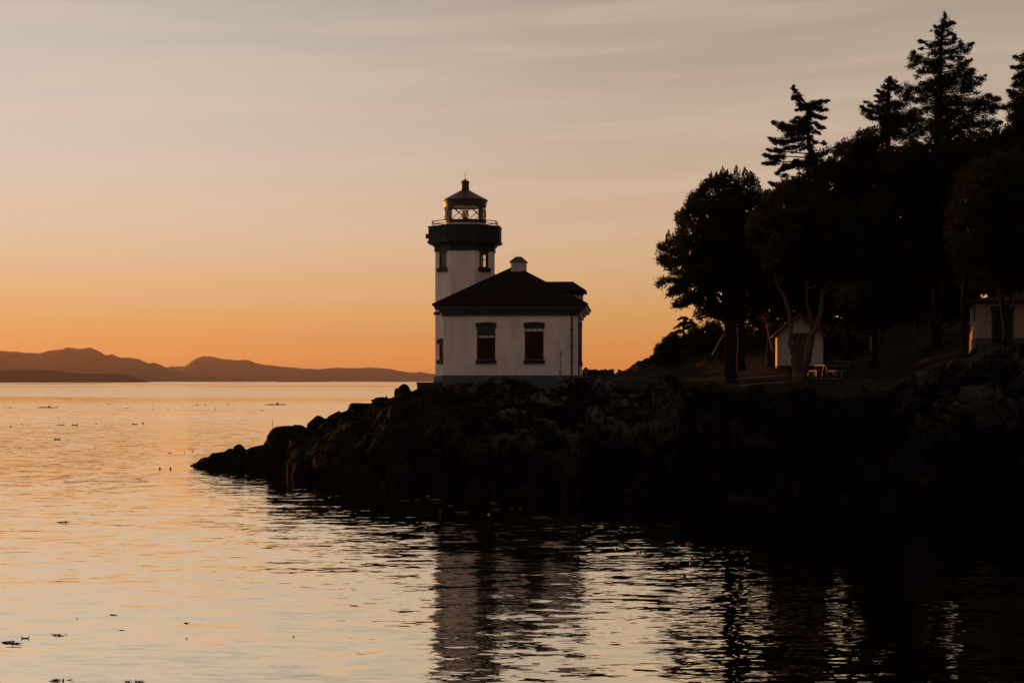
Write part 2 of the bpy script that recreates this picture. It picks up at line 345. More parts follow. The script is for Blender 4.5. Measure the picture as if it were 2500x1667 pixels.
# keep the crest at the height the point has: no stray peaks above its skyline
SIL = np.array([(440,1150),(466,1134),(480,1130),(491,1118),(511,1114),(519,1107),(547,1104),(557,1096),(570,1088),(595,1088),(600,1099),(613,1094),(639,1089),(649,1077),(661,1072),(660,1058),(677,1044),(697,1035),(735,1038),(751,1045),(766,1024),(799,1021),(804,1019),(830,1008),(845,1003),(850,995),(868,988),(914,985),(945,975),(965,971),(972,954),(988,948),(1006,956),(1019,949),(1062,946),(1090,942),(1140,934),(1190,924),(1240,923),(1290,932),(1318,945),(1345,946),(1375,929),(1400,924),(1450,921),(1480,930)], float)
SIL = SIL[np.argsort(SIL[:, 0])]
pxd = Pd[:, 0]/Pd[:, 1]*F+CX; lim = CH+(HY-np.interp(pxd, SIL[:, 0], SIL[:, 1]))/F*Pd[:, 1] + .09*fbm(Q3/.6, 3)
mk = (PXf < 1480) & (Yf < np.maximum(cyA[:, 3]+3, 98)); over = np.maximum(Pd[:, 2]-lim, 0)
Pd[:, 2] -= np.where(mk, over*.92, 0)
r_, c_ = shp; ii = np.arange(r_*c_).reshape(shp)
Qd = np.stack([ii[:-1, :-1], ii[:-1, 1:], ii[1:, 1:], ii[1:, :-1]], -1).reshape(-1, 4)
zc = Pd[:, 2][Qd].max(1); Qd = Qd[zc > -1.2]
me = np_mesh('ground', Pd, Qd)
at = me.attributes.new('soft', 'FLOAT', 'POINT'); at.data.foreach_set('value', (1-rock).astype(np.float32))
li = np.exp(-((PXf-1380)/260)**4)*np.clip((Pd[:, 2]-1.6)/1.6, 0, 1) + .45*np.clip((PXf-2150)/100, 0, 1)*np.clip((Pd[:, 2]-2.5)/2, 0, 1) + .12
at2 = me.attributes.new('lichen', 'FLOAT', 'POINT'); at2.data.foreach_set('value', li.astype(np.float32))
gm = bpy.data.materials.new('headland_rock'); gm.use_nodes = True; t = gm.node_tree; b = t.nodes['Principled BSDF']; b.inputs['Roughness'].default_value = .9
b.inputs['Specular IOR Level'].default_value = .02
tcx = N(t, 'ShaderNodeTexCoord'); l2 = t.links.new
n1 = N(t, 'ShaderNodeTexNoise'); n1.inputs['Scale'].default_value = 1.3; n1.inputs['Detail'].default_value = 8; n1.inputs['Roughness'].default_value = .7; l2(tcx.outputs['Object'], n1.inputs[0])
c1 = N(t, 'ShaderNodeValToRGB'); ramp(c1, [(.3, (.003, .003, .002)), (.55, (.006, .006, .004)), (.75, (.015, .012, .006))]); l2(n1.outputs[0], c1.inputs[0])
n2 = N(t, 'ShaderNodeTexNoise'); n2.inputs['Scale'].default_value = 2.6; n2.inputs['Detail'].default_value = 9; n2.inputs['Roughness'].default_value = .78; l2(tcx.outputs['Object'], n2.inputs[0])
nb = N(t, 'ShaderNodeTexNoise'); nb.inputs['Scale'].default_value = .45; nb.inputs['Detail'].default_value = 3; l2(tcx.outputs['Object'], nb.inputs[0])
la = N(t, 'ShaderNodeAttribute', attribute_name='lichen')
ad1 = N(t, 'ShaderNodeMath', operation='MULTIPLY_ADD'); l2(nb.outputs[0], ad1.inputs[0]); ad1.inputs[1].default_value = .9; ad1.inputs[2].default_value = -.35
ad = N(t, 'ShaderNodeMath', operation='ADD'); l2(n2.outputs[0], ad.inputs[0]); l2(ad1.outputs[0], ad.inputs[1])
c2 = N(t, 'ShaderNodeValToRGB'); ramp(c2, [(.60, (0, 0, 0)), (.74, (.8, .8, .8))]); l2(ad.outputs[0], c2.inputs[0])
ml = N(t, 'ShaderNodeMath', operation='MULTIPLY'); l2(c2.outputs[0], ml.inputs[0]); l2(la.outputs['Fac'], ml.inputs[1])
m1 = N(t, 'ShaderNodeMix', data_type='RGBA'); m1.inputs[7].default_value = (.095, .092, .082, 1); l2(ml.outputs[0], m1.inputs[0]); l2(c1.outputs[0], m1.inputs[6])
n3 = N(t, 'ShaderNodeTexNoise'); n3.inputs['Scale'].default_value = 3; n3.inputs['Detail'].default_value = 6; l2(tcx.outputs['Object'], n3.inputs[0])
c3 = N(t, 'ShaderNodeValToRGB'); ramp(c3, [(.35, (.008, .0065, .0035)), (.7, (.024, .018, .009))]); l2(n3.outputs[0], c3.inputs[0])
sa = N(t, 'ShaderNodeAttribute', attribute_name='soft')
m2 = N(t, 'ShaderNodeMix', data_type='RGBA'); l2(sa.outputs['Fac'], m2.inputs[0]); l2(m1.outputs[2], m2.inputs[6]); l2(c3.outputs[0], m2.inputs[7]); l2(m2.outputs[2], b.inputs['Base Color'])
nbp = N(t, 'ShaderNodeTexNoise'); nbp.inputs['Scale'].default_value = 4.5; nbp.inputs['Detail'].default_value = 8; nbp.inputs['Roughness'].default_value = .65; l2(tcx.outputs['Object'], nbp.inputs[0])
bp = N(t, 'ShaderNodeBump'); bp.inputs['Distance'].default_value = .14; l2(nbp.outputs[0], bp.inputs['Height']); l2(bp.outputs[0], b.inputs['Normal'])
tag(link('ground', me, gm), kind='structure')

# ------------------------------------------------------------------ water
def water_mat():
    m = bpy.data.materials.new('sea_water'); m.use_nodes = True; t = m.node_tree; t.nodes.clear(); l = t.links.new
    o = N(t, 'ShaderNodeOutputMaterial'); g = N(t, 'ShaderNodeBsdfGlossy'); d = N(t, 'ShaderNodeBsdfDiffuse'); d.inputs[0].default_value = (.010, .014, .014, 1)
    g.inputs[0].default_value = (.94, .895, .77, 1)
    tc = N(t, 'ShaderNodeTexCoord'); geo = N(t, 'ShaderNodeNewGeometry'); sp = N(t, 'ShaderNodeSeparateXYZ'); l(geo.outputs['Position'], sp.inputs[0])
    # slopes read straight from vector noise, so distant ripples keep their true steepness
    pm = N(t, 'ShaderNodeMapping'); pm.inputs['Scale'].default_value = (.035, .08, 1); l(geo.outputs['Position'], pm.inputs[0])
    pn = N(t, 'ShaderNodeTexNoise'); pn.inputs['Scale'].default_value = 1; pn.inputs['Detail'].default_value = 3; l(pm.outputs[0], pn.inputs[0])
    pr = N(t, 'ShaderNodeMapRange'); pr.inputs[1].default_value = .35; pr.inputs[2].default_value = .66; pr.inputs[3].default_value = .5; pr.inputs[4].default_value = .95; l(pn.outputs[0], pr.inputs[0])
    shel = N(t, 'ShaderNodeMapRange', interpolation_type='SMOOTHSTEP'); shel.inputs[1].default_value = 34; shel.inputs[2].default_value = 72; shel.inputs[3].default_value = .85; shel.inputs[4].default_value = .85; l(sp.outputs[1], shel.inputs[0])
    pm2 = N(t, 'ShaderNodeMath', operation='MULTIPLY'); l(pr.outputs[0], pm2.inputs[0]); l(shel.outputs[0], pm2.inputs[1])
    def slope(scale, detail, ax, ay, dist, loc, rz, mod):
        mp = N(t, 'ShaderNodeMapping'); mp.inputs['Scale'].default_value = scale; mp.inputs['Location'].default_value = loc; mp.inputs['Rotation'].default_value = (0, 0, rz)
        l(geo.outputs['Position'], mp.inputs[0])
        n = N(t, 'ShaderNodeTexNoise'); n.inputs['Scale'].default_value = 1; n.inputs['Detail'].default_value = detail; n.inputs['Distortion'].default_value = dist; l(mp.outputs[0], n.inputs[0])
        sb = N(t, 'ShaderNodeVectorMath', operation='SUBTRACT'); l(n.outputs['Color'], sb.inputs[0]); sb.inputs[1].default_value = (.5, .5, .5)
        m_ = N(t, 'ShaderNodeVectorMath', operation='MULTIPLY'); l(sb.outputs[0], m_.inputs[0]); m_.inputs[1].default_value = (ax, ay, 0)
        if mod is None: return m_
        q_ = N(t, 'ShaderNodeVectorMath', operation='SCALE'); l(m_.outputs[0], q_.inputs[0]); l(mod.outputs[0], q_.inputs['Scale']); return q_
    # offshore bands of calm and breeze
    lg0 = N(t, 'ShaderNodeMath', operation='LOGARITHM'); l(sp.outputs[1], lg0.inputs[0]); lg0.inputs[1].default_value = 2.718
    cb0 = N(t, 'ShaderNodeCombineXYZ'); l(lg0.outputs[0], cb0.inputs[1]); mx0 = N(t, 'ShaderNodeMath', operation='MULTIPLY'); mx0.inputs[1].default_value = .0009; l(sp.outputs[0], mx0.inputs[0]); l(mx0.outputs[0], cb0.inputs[0])
    bn0 = N(t, 'ShaderNodeTexNoise'); bn0.inputs['Scale'].default_value = 3.2; bn0.inputs['Detail'].default_value = 4; bn0.inputs['Roughness'].default_value = .6; l(cb0.outputs[0], bn0.inputs[0])
    bm0 = N(t, 'ShaderNodeMapRange'); bm0.inputs[1].default_value = .4; bm0.inputs[2].default_value = .62; bm0.inputs[3].default_value = .22; bm0.inputs[4].default_value = 1.1; l(bn0.outputs[0], bm0.inputs[0])
    fz = N(t, 'ShaderNodeMapRange', interpolation_type='SMOOTHSTEP'); fz.inputs[1].default_value = 110; fz.inputs[2].default_value = 500; l(sp.outputs[1], fz.inputs[0])
    fm = N(t, 'ShaderNodeMix', data_type='FLOAT'); l(fz.outputs[0], fm.inputs[0]); l(pm2.outputs[0], fm.inputs[2]); l(bm0.outputs[0], fm.inputs[3])
    class O_:
        outputs = [fm.outputs[0]]
    ws = [slope((.35, .95, 1), 1.5, .06, .07, .3, (0, 0, 0), .10, None), slope((1.05, 2.9, 1), 1.5, .18, .23, .3, (5, 3, 0), -.05, O_), slope((3.0, 8.5, 1), 1.5, .06, .20, .3, (2, 9, 0), .06, O_)]
    a1 = N(t, 'ShaderNodeVectorMath', operation='ADD'); l(ws[0].outputs[0], a1.inputs[0]); l(ws[1].outputs[0], a1.inputs[1])
    a2 = N(t, 'ShaderNodeVectorMath', operation='ADD'); l(a1.outputs[0], a2.inputs[0]); l(ws[2].outputs[0], a2.inputs[1])
    a3 = N(t, 'ShaderNodeVectorMath', operation='ADD'); l(a2.outputs[0], a3.inputs[0]); a3.inputs[1].default_value = (0, 0, 1)
    # far out only the wave faces turned to the shore stay in sight: lean the mean slope with distance
    fb_ = N(t, 'ShaderNodeMapRange', interpolation_type='SMOOTHSTEP'); fb_.inputs[1].default_value = 85; fb_.inputs[2].default_value = 260; fb_.inputs[3].default_value = 0; fb_.inputs[4].default_value = -.042; l(sp.outputs[1], fb_.inputs[0])
    fb2 = N(t, 'ShaderNodeMath', operation='MULTIPLY'); l(fb_.outputs[0], fb2.inputs[0]); l(fm.outputs[0], fb2.inputs[1])
    cbz = N(t, 'ShaderNodeCombineXYZ'); l(fb2.outputs[0], cbz.inputs[1]); cbz.inputs[2].default_value = 1; l(cbz.outputs[0], a3.inputs[1])
    bp = N(t, 'ShaderNodeVectorMath', operation='NORMALIZE'); l(a3.outputs[0], bp.inputs[0])
    # unresolved ripple offshore: roughness rises in wind bands
    far = N(t, 'ShaderNodeMapRange', interpolation_type='SMOOTHSTEP'); far.inputs[1].default_value = 90; far.inputs[2].default_value = 420; far.inputs[3].default_value = .012; far.inputs[4].default_value = .05
    l(sp.outputs[1], far.inputs[0])
    lg = N(t, 'ShaderNodeMath', operation='LOGARITHM'); l(sp.outputs[1], lg.inputs[0]); lg.inputs[1].default_value = 2.718
    cb = N(t, 'ShaderNodeCombineXYZ'); l(lg.outputs[0], cb.inputs[1]); mxx = N(t, 'ShaderNodeMath', operation='MULTIPLY'); mxx.inputs[1].default_value = .0012; l(sp.outputs[0], mxx.inputs[0]); l(mxx.outputs[0], cb.inputs[0])
    bn = N(t, 'ShaderNodeTexNoise'); bn.inputs['Scale'].default_value = 2.6; bn.inputs['Detail'].default_value = 4; bn.inputs['Roughness'].default_value = .6; l(cb.outputs[0], bn.inputs[0])
    br = N(t, 'ShaderNodeMapRange'); br.inputs[1].default_value = .38; br.inputs[2].default_value = .62; br.inputs[3].default_value = .35; br.inputs[4].default_value = 1.25; l(bn.outputs[0], br.inputs[0])
    rg = N(t, 'ShaderNodeMath', operation='MULTIPLY'); l(far.outputs[0], rg.inputs[0]); l(br.outputs[0], rg.inputs[1]); l(rg.outputs[0], g.inputs['Roughness'])
    fr = N(t, 'ShaderNodeFresnel'); fr.inputs[0].default_value = 1.34
    fc = N(t, 'ShaderNodeValToRGB'); ramp(fc, [(0, (0, 0, 0)), (.02, (.08,)*3), (.08, (.6,)*3), (.18, (.93,)*3), (.3, (1,)*3)]); l(fr.outputs[0], fc.inputs[0])
    ms = N(t, 'ShaderNodeMixShader'); l(fc.outputs[0], ms.inputs[0]); l(d.outputs[0], ms.inputs[1]); l(g.outputs[0], ms.inputs[2])
    l(bp.outputs[0], g.inputs['Normal']); l(bp.outputs[0], fr.inputs['Normal']); l(ms.outputs[0], o.inputs[0]); return m
xs = np.array([-14000, -3000, -600, -150, -60, 0, 60, 150, 600, 3000, 14000.]); ysw = np.array([-300, -40, 0, 20, 60, 120, 300, 1000, 4000, 12000, 26000.])
gx, gy = np.meshgrid(xs, ysw); nx = len(xs); V = np.stack([gx.ravel(), gy.ravel(), 0*gx.ravel()], 1); ii = np.arange(len(V)).reshape(gx.shape)
tag(link('water', np_mesh('water', V, np.stack([ii[:-1, :-1], ii[:-1, 1:], ii[1:, 1:], ii[1:, :-1]], -1).reshape(-1, 4)), water_mat()), kind='structure')

# ------------------------------------------------------------------ far land
hillm = mat('forested_hill', (.02, .018, .012), .95, noise=(.004, (.028, .024, .016), .4, .7))
def ridge(name, prof, Y, depth, m, rough_m, wl, kind='structure'):
    px = np.array([p[0] for p in prof], float); py = np.array([p[1] for p in prof], float)
    n = int((px[-1]-px[0])/(1.5 if Y > 10000 else 1.0)); x = np.linspace(px[0], px[-1], n); top = np.interp(x, px, py)
    zt = np.maximum(zz(top, Y), 0)
    js = np.linspace(0, 1, 15); rows = []
    shape = np.interp(js, [0, .04, .5, 1], [0, .05, 1, 0])
    for j, s_ in zip(js, shape):
        Yr = Y + (j-.5)*depth; xw = (x-CX)/F*Y*(1+0*(j-.5))
        ns = perlin(np.stack([xw/wl, np.full(n, Yr/wl), np.full(n, 2.7)], 1)); n2_ = perlin(np.stack([xw/wl*6, np.full(n, Yr/wl*6), np.full(n, 1.7)], 1))
        edge = np.clip(zt/ (zt.max()*.08+1e-6), 0, 1)
        z = zt*s_ + (ns*rough_m*(1 if .1 < j < .9 and abs(j-.5) > .05 else 0) + n2_*rough_m*.3)*edge*s_ - .5*(1-edge)
        if j in (0, 1): z = np.full(n, -3.0)
        rows.append(np.stack([xw, np.full(n, Yr), z], 1))
    V = np.concatenate(rows); ii = np.arange(len(V)).reshape(15, n)
    return tag(link(name, np_mesh(name, V, np.stack([ii[:-1, :-1], ii[:-1, 1:], ii[1:, 1:], ii[1:, :-1]], -1).reshape(-1, 4)), m, smooth=True), kind=kind)
ridge('hills', [(-900,880),(-500,866),(-200,872),(0,857),(20,858),(41,857),(61,861),(97,861.6),(120,856.5),(140,854),(153,852),(163,848.6),(189,851),(204,851),(213,849.4),(219,848),(230,851),(245,858),(255,866),(265,867),(272,864),(283,868.5),(293,873.5),(319,873.5),(337,876),(350,882),(362,887.6),(370,885.5),(377.5,885),(393,891.4),(403,897),(425,904),(446,912),(480,915),(510,919),(545,924),(600,930)], 14000, 2600, hillm, 28, 700)
ridge('hills', [(340,910),(380,902),(403,897.3),(418,894),(454,894),(462,887),(469,880),(483,872),(497,868.5),(510,869.5),(538,875),(560,877.5),(581,880),(590,879),(599,878.5),(606,879),(613,881.6),(623,886),(650,890),(682,894.7),(717,897),(737,900),(781,901),(800,899),(820,897.7),(865,899),(904,897),(949,900),(970,904),(993,908),(1013,909),(1025,908),(1065,912.5),(1150,915),(1300,921),(1500,926),(1700,930.5)], 17000, 2600, hillm, 24, 700)
ridge('hills', [(380,926),(434,922.5),(480,921),(545,923),(579,925),(600,930.8)], 12500, 700, hillm, 6, 300)
ridge('hills', [(680,930.5),(716,928.2),(740,926.8),(771,927),(790,929.4),(806,930.8)], 9800, 300, hillm, 2, 120)
ridge('hills', [(860,930),(905,927),(940,926.3),(970,928),(1000,929.2),(1060,928.4),(1100,930)], 13000, 700, hillm, 3, 200)
isl = [(-700,900)]; xx = -640
base = [(-700,904),(0,903),(77,902),(102,903),(153,908),(179,911),(217,913),(260,912),(299,914),(319,918),(332,922),(338,929),(340,933)]
bx_ = np.array([p[0] for p in base], float); by_ = np.array([p[1] for p in base], float)
pxi = np.arange(-700, 340, 1.4); pyi = np.interp(pxi, bx_, by_)-0.0; rr = np.random.default_rng(5); pyi = pyi - np.where(pxi < 330, rr.gamma(1.2, .55, len(pxi)), 0)
ridge('island', list(zip(pxi, pyi)), 6500, 500, mat('dark_island', (.006, .005, .004), .95), 3, 120)

# ------------------------------------------------------------------ lighthouse
LH = empty('lighthouse', (.19, 101.6, 4.6))
tag(LH, 'white lighthouse with dark green gallery and hip-roofed building on the rocky point', 'lighthouse')
TH = R(-4)
def part(mb, name, m, parent=None, smooth=False, bevel=0, frame='house', label=None):
    """geometry is given in world-like coordinates around LH's origin; house frame is turned 4 degrees"""
    if frame == 'house':
        M = Matrix.Rotation(TH, 4, 'Z')
        mb.v = [tuple(M @ Vector(v)) for v in mb.v]
    o = mb.build(name, m, parent or LH, smooth, bevel)
    if label: o['label'] = label
    return o
zb = -4.6  # to convert absolute heights to local
def lz(py, Y): return zz(py, Y)-4.6
HW, HD = 3.83, 4.0     # half width, half depth
def holes_wall(mb, w0, w1, z0, z1, holes, th, M):
    """vertical wall in local x-z plane at y=0 (outer face), thickness th to +y, with rectangular holes"""
    xs = sorted({w0, w1, *[h[0] for h in holes], *[h[1] for h in holes]}); zs = sorted({z0, z1, *[h[2] for h in holes], *[h[3] for h in holes]})
    def q(a, b_, c, d): mb.add([M @ Vector(v) for v in (a, b_, c, d)], [(0, 1, 2, 3)])
    for i in range(len(xs)-1):
        for j in range(len(zs)-1):
            xm, zm = (xs[i]+xs[i+1])/2, (zs[j]+zs[j+1])/2
            if any(h[0] < xm < h[1] and h[2] < zm < h[3] for h in holes): continue
            a, b_, c, d = xs[i], xs[i+1], zs[j], zs[j+1]
            q((a, 0, c), (b_, 0, c), (b_, 0, d), (a, 0, d)); q((a, th, c), (a, th, d), (b_, th, d), (b_, th, c))
    for a, b_, c, d in holes:
        q((a, 0, c), (a, th, c), (b_, th, c), (b_, 0, c)); q((a, 0, d), (b_, 0, d), (b_, th, d), (a, th, d))
        q((a, 0, c), (a, 0, d), (a, th, d), (a, th, c)); q((b_, 0, c), (b_, th, c), (b_, th, d), (b_, 0, d))
fY = 97.7
zs_pl = lz(916, fY); z_ev = lz(767, fY)
def hx(px): return (px-1258)/F*fY       # local x on front wall
win1 = (hx(1176), hx(1221), lz(878, fY), lz(800, fY)); win2 = (hx(1293), hx(1339), lz(878, fY), lz(800, fY))
mb = MB()
T = Matrix.Translation
holes_wall(mb, -HW, HW, zs_pl, z_ev+.25, [win1, win2], .3, T((0, -HD, 0)))
holes_wall(mb, -HD+.3, HD-.3, zs_pl, z_ev+.25, [(-1.4, -.4, win1[2], win1[3]), (1.2, 2.2, win1[2], win1[3])], .3, T((HW, 0, 0)) @ Matrix.Rotation(R(90), 4, 'Z'))
holes_wall(mb, -HD+.3, HD-.3, zs_pl, z_ev+.25, [], .3, T((-HW, 0, 0)) @ Matrix.Rotation(R(-90), 4, 'Z'))
holes_wall(mb, -HW, HW, zs_pl, z_ev+.25, [], .3, T((0, HD, 0)) @ Matrix.Rotation(R(180), 4, 'Z'))
part(mb, 'house_wall', white)
mb = MB().box(-HW-.05, HW+.05, -HD-.05, HD+.05, -1.2, zs_pl)
part(mb, 'plinth', teal_l)
part(MB().box(-HW+.32, HW-.32, -HD+.32, HD-.32, zs_pl+.004, zs_pl+.05), 'floor', brown)
# right corner board and trim on the side wall
mb = MB()
mb.box(HW+.003, HW+.06, -HD+.32, -HD+.8, zs_pl+.004, z_ev)
mb.box(HW+.003, HW+.10, -1.6, -1.42, win1[2]-.1, win1[3]+.1); mb.box(HW+.003, HW+.10, -.38, -.2, win1[2]-.1, win1[3]+.1); mb.box(HW+.003, HW+.14, -1.65, -.15, win1[3]+.1, win1[3]+.4); mb.box(HW+.003, HW+.16, -1.65, -.15, win1[2]-.35, win1[2]-.1)
part(mb, 'side_window_trim', trimd)
# cornice: soffit box, fascia and crown
EO = .43
mb = MB()
def ring(mb, o1, z0, z1, o0=0.0):
    mb.box(-HW-o1, HW+o1, -HD-o1, -HD-o0, z0, z1); mb.box(-HW-o1, HW+o1, HD+o0, HD+o1, z0, z1)
    mb.box(-HW-o1, -HW-o0, -HD-o0, HD+o0, z0, z1); mb.box(HW+o0, HW+o1, -HD-o0, HD+o0, z0, z1)
ring(mb, .12, z_ev-.10, z_ev+.10, .003); ring(mb, .24, z_ev+.10, z_ev+.24, .003); ring(mb, EO, z_ev+.24, z_ev+.33, .003); ring(mb, EO+.05, z_ev+.33, z_ev+.45, .003)
part(mb, 'cornice', trimd, bevel=.012)
# hip roof
z_r0 = z_ev+.45; z_ap = lz(652, 101.6); ax = -.0
def hip(mb, x0, x1, y0, y1, z0, xa, ya0, ya1, z1, t=.07):
    b4 = [(x0, y0, z0), (x1, y0, z0), (x1, y1, z0), (x0, y1, z0)]; b5 = [(p[0], p[1], z0+t) for p in b4]
    vs = b4+b5+[(xa, ya0, z1), (xa, ya1, z1)]
    mb.add(vs, [(3, 2, 1, 0), (0, 1, 5, 4), (1, 2, 6, 5), (2, 3, 7, 6), (3, 0, 4, 7), (4, 5, 8), (5, 6, 9, 8), (6, 7, 9), (7, 4, 8, 9)])
mb = MB(); ro = EO+.13
hip(mb, -HW-ro, HW+ro, -HD-ro, HD+ro, z_r0+.003, ax, -.15, .15, z_ap)
roof = part(mb, 'roof', roofm)
# shingle courses as thin raised laps on the front and right slopes
mb = MB()
for k_ in range(1, 17):
    f_ = k_/17.0; xh = (HW+ro)*(1-f_)+.0; yf = -(HD+ro)*(1-f_)-.15*f_; z1 = z_r0+.07+(z_ap-z_r0-.07)*f_
    mb.bar((-xh, yf-.012, z1+.012), (xh, yf-.012, z1+.012), .10, .022, up=(0, -.62, .78))
    mb.bar((xh+.012, yf, z1+.012), (xh+.012, -yf, z1+.012), .10, .022, up=(.62, 0, .78))
for sx in (-1, 1):
    mb.tube([(sx*(HW+ro), -(HD+ro), z_r0+.09), (0, -.15, z_ap+.02)], .05, 6)
part(mb, 'ridge_and_courses', roofm, roof)
# cupola
cy_ = -.3; cs = 101.3/F; cw = 17.6*cs; cxx = (1267.5-1258)*cs
cz0, cz1, cz2, cz3 = lz(666, 101.3), lz(641, 101.3), lz(639.5, 101.3), lz(627, 101.3)
mb = MB().box(cxx-cw, cxx+cw, cy_-cw, cy_+cw, cz0-.3, cz1)
cup = part(mb, 'cupola', shingle)
mb = MB()
for q in range(6):
    zq = cz0+.14+q*(cz1-cz0-.2)/6
    for sgn, ax_ in ((-1, 0),):
        mb.bar((cxx-cw*.78, cy_-cw-.018, zq), (cxx+cw*.78, cy_-cw-.018, zq), .05, .03, up=(0, -.7, .7))
    mb.bar((cxx+cw+.018, cy_-cw*.78, zq), (cxx+cw+.018, cy_+cw*.78, zq), .05, .03, up=(.7, 0, .7))
part(mb, 'louvre', shingle, cup)
mb = MB(); e_ = cw+.09; t_ = .16
mb.add([(cxx-e_, cy_-e_, cz1-.02), (cxx+e_, cy_-e_, cz1-.02), (cxx+e_, cy_+e_, cz1-.02), (cxx-e_, cy_+e_, cz1-.02), (cxx-e_, cy_-e_, cz1+.03), (cxx+e_, cy_-e_, cz1+.03), (cxx+e_, cy_+e_, cz1+.03), (cxx-e_, cy_+e_, cz1+.03), (cxx-t_, cy_-t_, cz3), (cxx+t_, cy_-t_, cz3), (cxx+t_, cy_+t_, cz3), (cxx-t_, cy_+t_, cz3)],
       [(3, 2, 1, 0), (0, 1, 5, 4), (1, 2, 6, 5), (2, 3, 7, 6), (3, 0, 4, 7), (4, 5, 9, 8), (5, 6, 10, 9), (6, 7, 11, 10), (7, 4, 8, 11), (8, 9, 10, 11)])
part(mb, 'cupola_cap', lroof, cup)
# right wall dormer
dY = 103.0; dy = dY-101.6; ds_ = dY/F
dx1 = (1421-1258)*ds_ - .05; dzr = lz(688, dY); dze = lz(717, dY); dxr = (1395-1258)*ds_
mb = MB().box(.6, dx1, dy-.9, dy+.9, z_ev+.5, dze+.05)
for q in range(7):
    mb.box(.6, dx1+.012, dy-.915, dy-.898, dze-.05-q*.17, dze-.04-q*.17)
dorm = part(mb, 'dormer', shingle)
mb = MB(); oy = 1.22; xe = (1428-1258)*ds_
vs = [(.2, dy-oy, dze), (xe, dy-oy, dze), (xe, dy+oy, dze), (.2, dy+oy, dze)]; vs += [(x, y, z+.14) for x, y, z in vs]; vs += [(.2, dy, dzr), (dxr, dy, dzr)]
mb.add(vs, [(3, 2, 1, 0), (0, 1, 5, 4), (1, 2, 6, 5), (2, 3, 7, 6), (3, 0, 4, 7), (4, 5, 9, 8), (5, 6, 9), (6, 7, 8, 9), (7, 4, 8)])
mb.box(1, dx1+.02, dy-1.06, dy+1.06, dze-.12, dze-.003)
part(mb, 'dormer_roof', roofm, dorm)
# connecting gable to the tower
mb = MB(); gz = lz(669.5, 104); x0, x1 = -2.6, .2; gy_ = 2.4
vs = [(x0, gy_-1.7, gz-1.3), (x1, gy_-1.7, gz-1.3), (x1, gy_+1.7, gz-1.3), (x0, gy_+1.7, gz-1.3), (x0, gy_, gz), (x1, gy_, gz)]
mb.add(vs, [(3, 2, 1, 0), (0, 1, 5, 4), (2, 3, 4, 5), (1, 2, 5), (3, 0, 4)])
part(mb, 'connecting_roof', roofm)
# windows of the building
def window(x0, x1, z0, z1, trans_z, slats):
    w = x1-x0; y = -HD
    f = MB(); fw = .055
    f.box(x0, x0+fw, y-.012, y+.16, z0, z1); f.box(x1-fw, x1, y-.012, y+.16, z0, z1); f.box(x0+fw, x1-fw, y-.012, y+.16, z1-fw, z1); f.box(x0+fw, x1-fw, y-.012, y+.16, z0, z0+fw)
    fr = part(f, 'window', trimd)
    s = MB().box(x0-.06, x1+.06, y-.12, y-.003, z0-.235, z0-.01); part(s, 'sill', teal, fr, bevel=.01)
    hz0, hz1 = z1+.01, z1+.30
    h = MB(); xm = (x0+x1)/2; a, b_ = x0-.055, x1+.055; n = 7; top = []
    for q in range(n):
        u_ = q/(n-1); top.append((a+(b_-a)*u_, hz1-.03+.05*(1-abs(2*u_-1))))
    vs = [(a, y-.11, hz0)]+[(p[0], y-.11, p[1]) for p in top]+[(b_, y-.11, hz0)]; vb = [(v[0], y-.003, v[2]) for v in vs]; nn = len(vs)
    h.add(vs+vb, [tuple(range(nn))[::-1], tuple(range(nn, 2*nn))]+[(i, (i+1) % nn, (i+1) % nn+nn, i+nn) for i in range(nn)])
    part(h, 'hood', teal, fr)
    # muntins and transom lights
    m_ = MB(); tz0, tz1 = trans_z
    m_.box(x0+fw, x1-fw, y+.02, y+.06, tz0-.03, tz0); m_.box(x0+fw, x1-fw, y+.02, y+.06, tz1, tz1+.03)
    for u_ in (1/3, 2/3): m_.box(x0+w*u_-.018, x0+w*u_+.018, y+.02, y+.06, tz0, tz1)
    m_.box(xm-.02, xm+.02, y+.07, y+.10, z0+fw, tz0-.03)
    part(m_, 'muntin', trimd, fr)
    part(MB().box(x0+fw, x1-fw, y+.075, y+.085, tz0, tz1), 'transom_light', sky_pane, fr)
    p = MB(); ztop = tz0-.03
    for q, (u0, u1) in enumerate(((0.02, .49), (.51, .98))):
        p.box(x0+fw+(w-2*fw)*u0, x0+fw+(w-2*fw)*u1, y+.13, y+.15, z0+fw, ztop)
        p.box(x0+fw+(w-2*fw)*(u0+.06), x0+fw+(w-2*fw)*(u1-.06), y+.118, y+.129, z0+fw+.1, z0+fw+.72); p.box(x0+fw+(w-2*fw)*(u0+.06), x0+fw+(w-2*fw)*(u1-.06), y+.118, y+.129, z0+fw+.82, ztop-.08)
    part(p, 'shutter', brown, fr)
    if slats:
        s = MB(); z = tz1+.05
        while z < z1-fw-.02: s.box(x0+fw, x1-fw, y+.05, y+.065, z, z+.045); z += .062
        s.box(x0+fw, x1-fw, y+.07, y+.08, tz1+.03, z1-fw); part(s, 'blind', trimd, fr)
    part(MB().box(x0+fw, x1-fw, y+.010, y+.014, z0+fw, tz0-.03), 'pane', glassd, fr)
window(*win1, (lz(824, fY), lz(819.5, fY)), True)
window(*win2, (lz(809, fY), lz(802, fY)), False)
